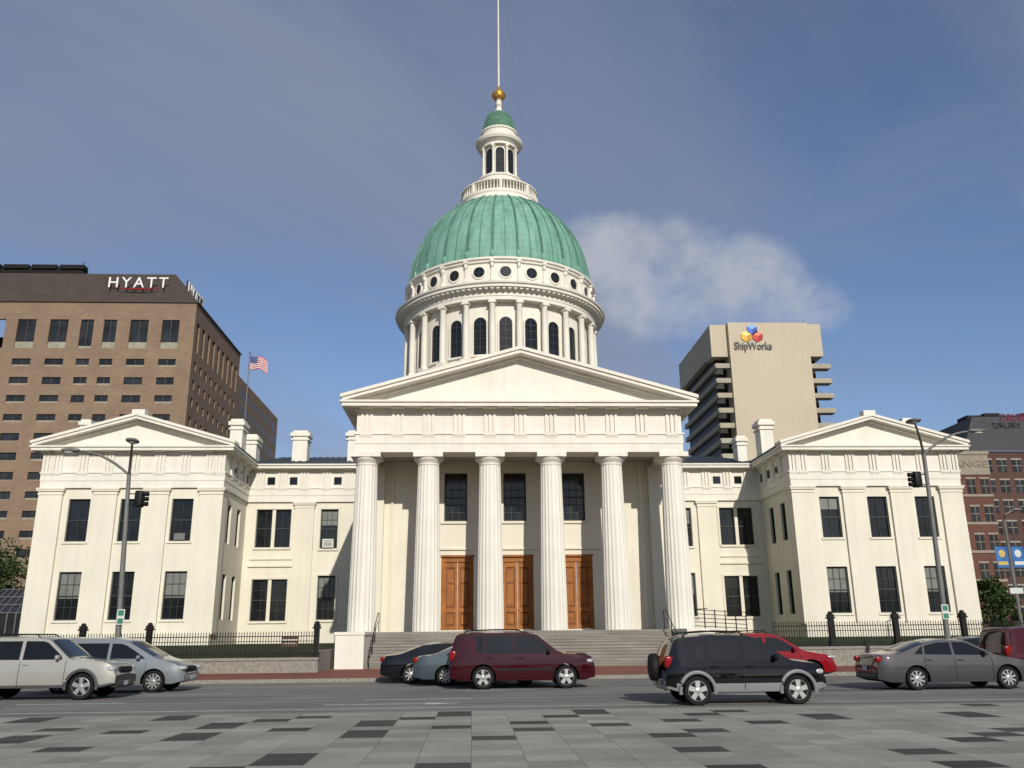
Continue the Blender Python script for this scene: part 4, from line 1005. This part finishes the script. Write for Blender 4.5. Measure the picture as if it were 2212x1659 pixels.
make_car('suv','silver grey suv with dark trim cut by the left edge','car',4.81,1.85,1.83,exptop,[(-2.4,1.1),(1.1,1.1),(2.4,1.0)],1.46,-1.42,.375,
 sil,fwx(182,27.4,1.46),27.2,
 [[(-2.12,1.17),(-1.38,1.15),(-1.38,1.66),(-2.02,1.64)],[(-1.28,1.15),(-.42,1.14),(-.42,1.67),(-1.28,1.67)],[(-.32,1.14),(.84,1.14),(.78,1.25),(.34,1.61),(.2,1.66),(-.32,1.67)]],
 taper=.11,ws=(1.0,.40),rw=(-2.32,-2.22),seams=(-1.33,-.37,.95),handles=(-1.15,-.2),hl=.86,tl=1.05,tlh=.2,hlsz=(.2,.2,.12),clad=mat('grey_cladding',(.06,.06,.06),.6,spec=.2),cladz=.46,rails=(-1.9,0),mir=.72,spokes=5,sill=.34,flare=mat('grey_flare',(.06,.06,.06),.6,spec=.2))
siltop=[(-2.54,.7),(-2.52,1.0),(-2.46,1.12),(-2.3,1.6),(-2.15,1.72),(-1.2,1.78),(.1,1.76),(.6,1.66),(1.55,1.14),(1.72,1.08),(2.25,.94),(2.45,.78),(2.54,.55)]
make_car('minivan','silver blue minivan behind the silver suv at left','van',5.08,1.95,1.78,siltop,[(-2.54,1.05),(1.0,1.02),(2.54,.8)],1.58,-1.45,.35,
 paint('pale_blue_silver_paint',(.16,.18,.195),.3,.5,.2),fwx(335,30.6,1.58),30.4,
 [[(-2.1,1.12),(-1.2,1.1),(-1.2,1.55),(-2.0,1.54)],[(-1.1,1.1),(.0,1.08),(.0,1.57),(-1.1,1.57)],[(.1,1.08),(1.25,1.06),(1.15,1.15),(.6,1.48),(.4,1.55),(.1,1.56)]],
 ws=(1.5,.68),rw=(-2.44,-2.28),seams=(-1.15,.05,1.3),handles=(-.9,.25),hl=.76,tl=1.0,tlh=.2,hlsz=(.32,.2,.1),mir=1.05,spokes=10)
make_car('suv','maroon suv cut by the right edge of the view','car',4.78,1.97,1.75,suvtop,[(-2.39,1.07),(1.3,1.07),(2.39,.98)],1.43,-1.30,.365,
 paint('maroon_paint',(.05,.006,.008)),atx(2158,1400,31.0)+2.39,30.5,suvwin,taper=.11,
 ws=(1.12,.52),rw=(-2.33,-2.24),seams=(-1.26,-.26,1.05),handles=(-1.1,-.05),hl=.80,tl=1.0,tlh=.2,mir=.85,spokes=5)
# ---------------- light & world
EL,AZ=rad(26),rad(11)
sd_=Vector((sin(AZ)*cos(EL),-cos(AZ)*cos(EL),sin(EL)))
sl=bpy.data.lights.new('sun','SUN'); sl.energy=4.15; sl.angle=rad(.5); sl.color=(1,.945,.84)
so_=bpy.data.objects.new('sun',sl); C.objects.link(so_); so_.rotation_euler=(-sd_).to_track_quat('-Z','Y').to_euler(); so_.location=(20,-40,40)
w=bpy.data.worlds.new('World'); bpy.context.scene.world=w; w.use_nodes=True; nt=w.node_tree; N=nt.nodes; L=nt.links; N.clear()
ow=N.new('ShaderNodeOutputWorld'); bg=N.new('ShaderNodeBackground'); bg.inputs[1].default_value=.1; L.new(bg.outputs[0],ow.inputs[0])
sky=N.new('ShaderNodeTexSky'); sky.sky_type='NISHITA'; sky.sun_disc=False; sky.sun_elevation=EL; sky.sun_rotation=pi-AZ; sky.air_density=1.0; sky.dust_density=.5; sky.ozone_density=2.5
tc=N.new('ShaderNodeTexCoord'); sp=N.new('ShaderNodeSeparateXYZ'); L.new(tc.outputs['Generated'],sp.inputs[0])
def mt(op,a,b=None,c=None,clamp=False):
    n=N.new('ShaderNodeMath'); n.operation=op; n.use_clamp=clamp
    for i,x in enumerate((a,b,c)):
        if x is None: continue
        if isinstance(x,(int,float)): n.inputs[i].default_value=x
        else: L.new(x,n.inputs[i])
    return n.outputs[0]
zz=mt('ADD',mt('MAXIMUM',sp.outputs['Z'],0),.30)
U_=mt('DIVIDE',sp.outputs['X'],zz); V_=mt('DIVIDE',sp.outputs['Y'],zz)
def cirrus(ang,along,across,ox,lo,hi,amt,dist=.5,rough=.55):
    c_,s_=cos(rad(ang)),sin(rad(ang))
    a=mt('ADD',mt('MULTIPLY',U_,c_*along),mt('MULTIPLY',V_,s_*along)); b=mt('ADD',mt('MULTIPLY',U_,-s_*across),mt('MULTIPLY',V_,c_*across))
    cbn=N.new('ShaderNodeCombineXYZ'); L.new(mt('ADD',a,ox),cbn.inputs[0]); L.new(mt('ADD',b,ox*1.7),cbn.inputs[1])
    n1=N.new('ShaderNodeTexNoise'); n1.inputs['Scale'].default_value=1.0; n1.inputs['Detail'].default_value=9; n1.inputs['Roughness'].default_value=rough; n1.inputs['Distortion'].default_value=dist; L.new(cbn.outputs[0],n1.inputs['Vector'])
    r1=N.new('ShaderNodeMapRange'); r1.interpolation_type='SMOOTHSTEP'; r1.inputs['From Min'].default_value=lo; r1.inputs['From Max'].default_value=hi; r1.inputs['To Max'].default_value=amt; L.new(n1.outputs['Fac'],r1.inputs['Value']); return r1.outputs[0]
ca_=cirrus(40,.7,2.0,3.3,.34,.70,.85,.4,.5); cb_=cirrus(32,1.1,6.5,8.1,.45,.78,.45,.6,.55); cc_=cirrus(150,.9,3.5,5.6,.46,.76,.4,.5,.55)
r1o=mt('MAXIMUM',mt('MAXIMUM',ca_,cb_),cc_)
n2=N.new('ShaderNodeTexNoise'); n2.inputs['Scale'].default_value=9; n2.inputs['Detail'].default_value=11; n2.inputs['Roughness'].default_value=.6; L.new(tc.outputs['Generated'],n2.inputs['Vector'])
acc=None
for (px,py,rx,k) in ((1270,560,.10,1.0),(1340,565,.12,1.0),(1450,580,.12,1.0),(1560,610,.11,.95),(1400,660,.12,.75),(1540,680,.10,.6),(1690,665,.09,.85),(1770,680,.075,.75),(1620,600,.08,.7)):
    d=ray(px,py); vm=N.new('ShaderNodeVectorMath'); vm.operation='SUBTRACT'; L.new(tc.outputs['Generated'],vm.inputs[0]); vm.inputs[1].default_value=d
    v2=N.new('ShaderNodeVectorMath'); v2.operation='MULTIPLY'; v2.inputs[1].default_value=(1,1,1.6); L.new(vm.outputs[0],v2.inputs[0])
    v3=N.new('ShaderNodeVectorMath'); v3.operation='LENGTH'; L.new(v2.outputs[0],v3.inputs[0])
    q=mt('MULTIPLY',mt('SUBTRACT',1.0,mt('DIVIDE',v3.outputs['Value'],rx),clamp=True),k)
    acc=q if acc is None else mt('ADD',acc,mt('MULTIPLY',q,mt('SUBTRACT',1.0,acc,clamp=True)))
cum=mt('ADD',acc,mt('MULTIPLY',mt('SUBTRACT',n2.outputs['Fac'],.54),3.0))
r2=N.new('ShaderNodeMapRange'); r2.interpolation_type='SMOOTHSTEP'; r2.inputs['From Min'].default_value=.05; r2.inputs['From Max'].default_value=1.3; r2.inputs['To Max'].default_value=.78; L.new(mt('MULTIPLY',cum,mt('MULTIPLY',acc,1.8,clamp=True)),r2.inputs['Value'])
tint=N.new('ShaderNodeMix'); tint.data_type='RGBA'; tint.blend_type='MULTIPLY'; tint.inputs['Factor'].default_value=1; tint.inputs['B'].default_value=(.98,.98,1.08,1); L.new(sky.outputs[0],tint.inputs['A'])
m1=N.new('ShaderNodeMix'); m1.data_type='RGBA'; m1.inputs['B'].default_value=(2.5,2.85,3.85,1); L.new(tint.outputs['Result'],m1.inputs['A']); L.new(r1o,m1.inputs['Factor'])
m2=N.new('ShaderNodeMix'); m2.data_type='RGBA'; m2.inputs['B'].default_value=(5.2,5.35,5.8,1); L.new(m1.outputs['Result'],m2.inputs['A']); L.new(r2.outputs[0],m2.inputs['Factor'])
L.new(m2.outputs['Result'],bg.inputs[0])
# camera
cam=bpy.data.cameras.new('camera'); co=bpy.data.objects.new('camera',cam); C.objects.link(co); bpy.context.scene.camera=co
cam.sensor_width=36; cam.lens=FP/2212*36; cam.clip_end=6000
Rc=_R*cos(RHO)-_U*sin(RHO); Uc=_R*sin(RHO)+_U*cos(RHO)
mw=Matrix((( Rc.x,Uc.x,-_F.x,0),(Rc.y,Uc.y,-_F.y,0),(Rc.z,Uc.z,-_F.z,CH),(0,0,0,1))); co.matrix_world=mw
sc_=bpy.context.scene; sc_.view_settings.view_transform='Standard'; sc_.view_settings.look='None'; sc_.view_settings.exposure=0
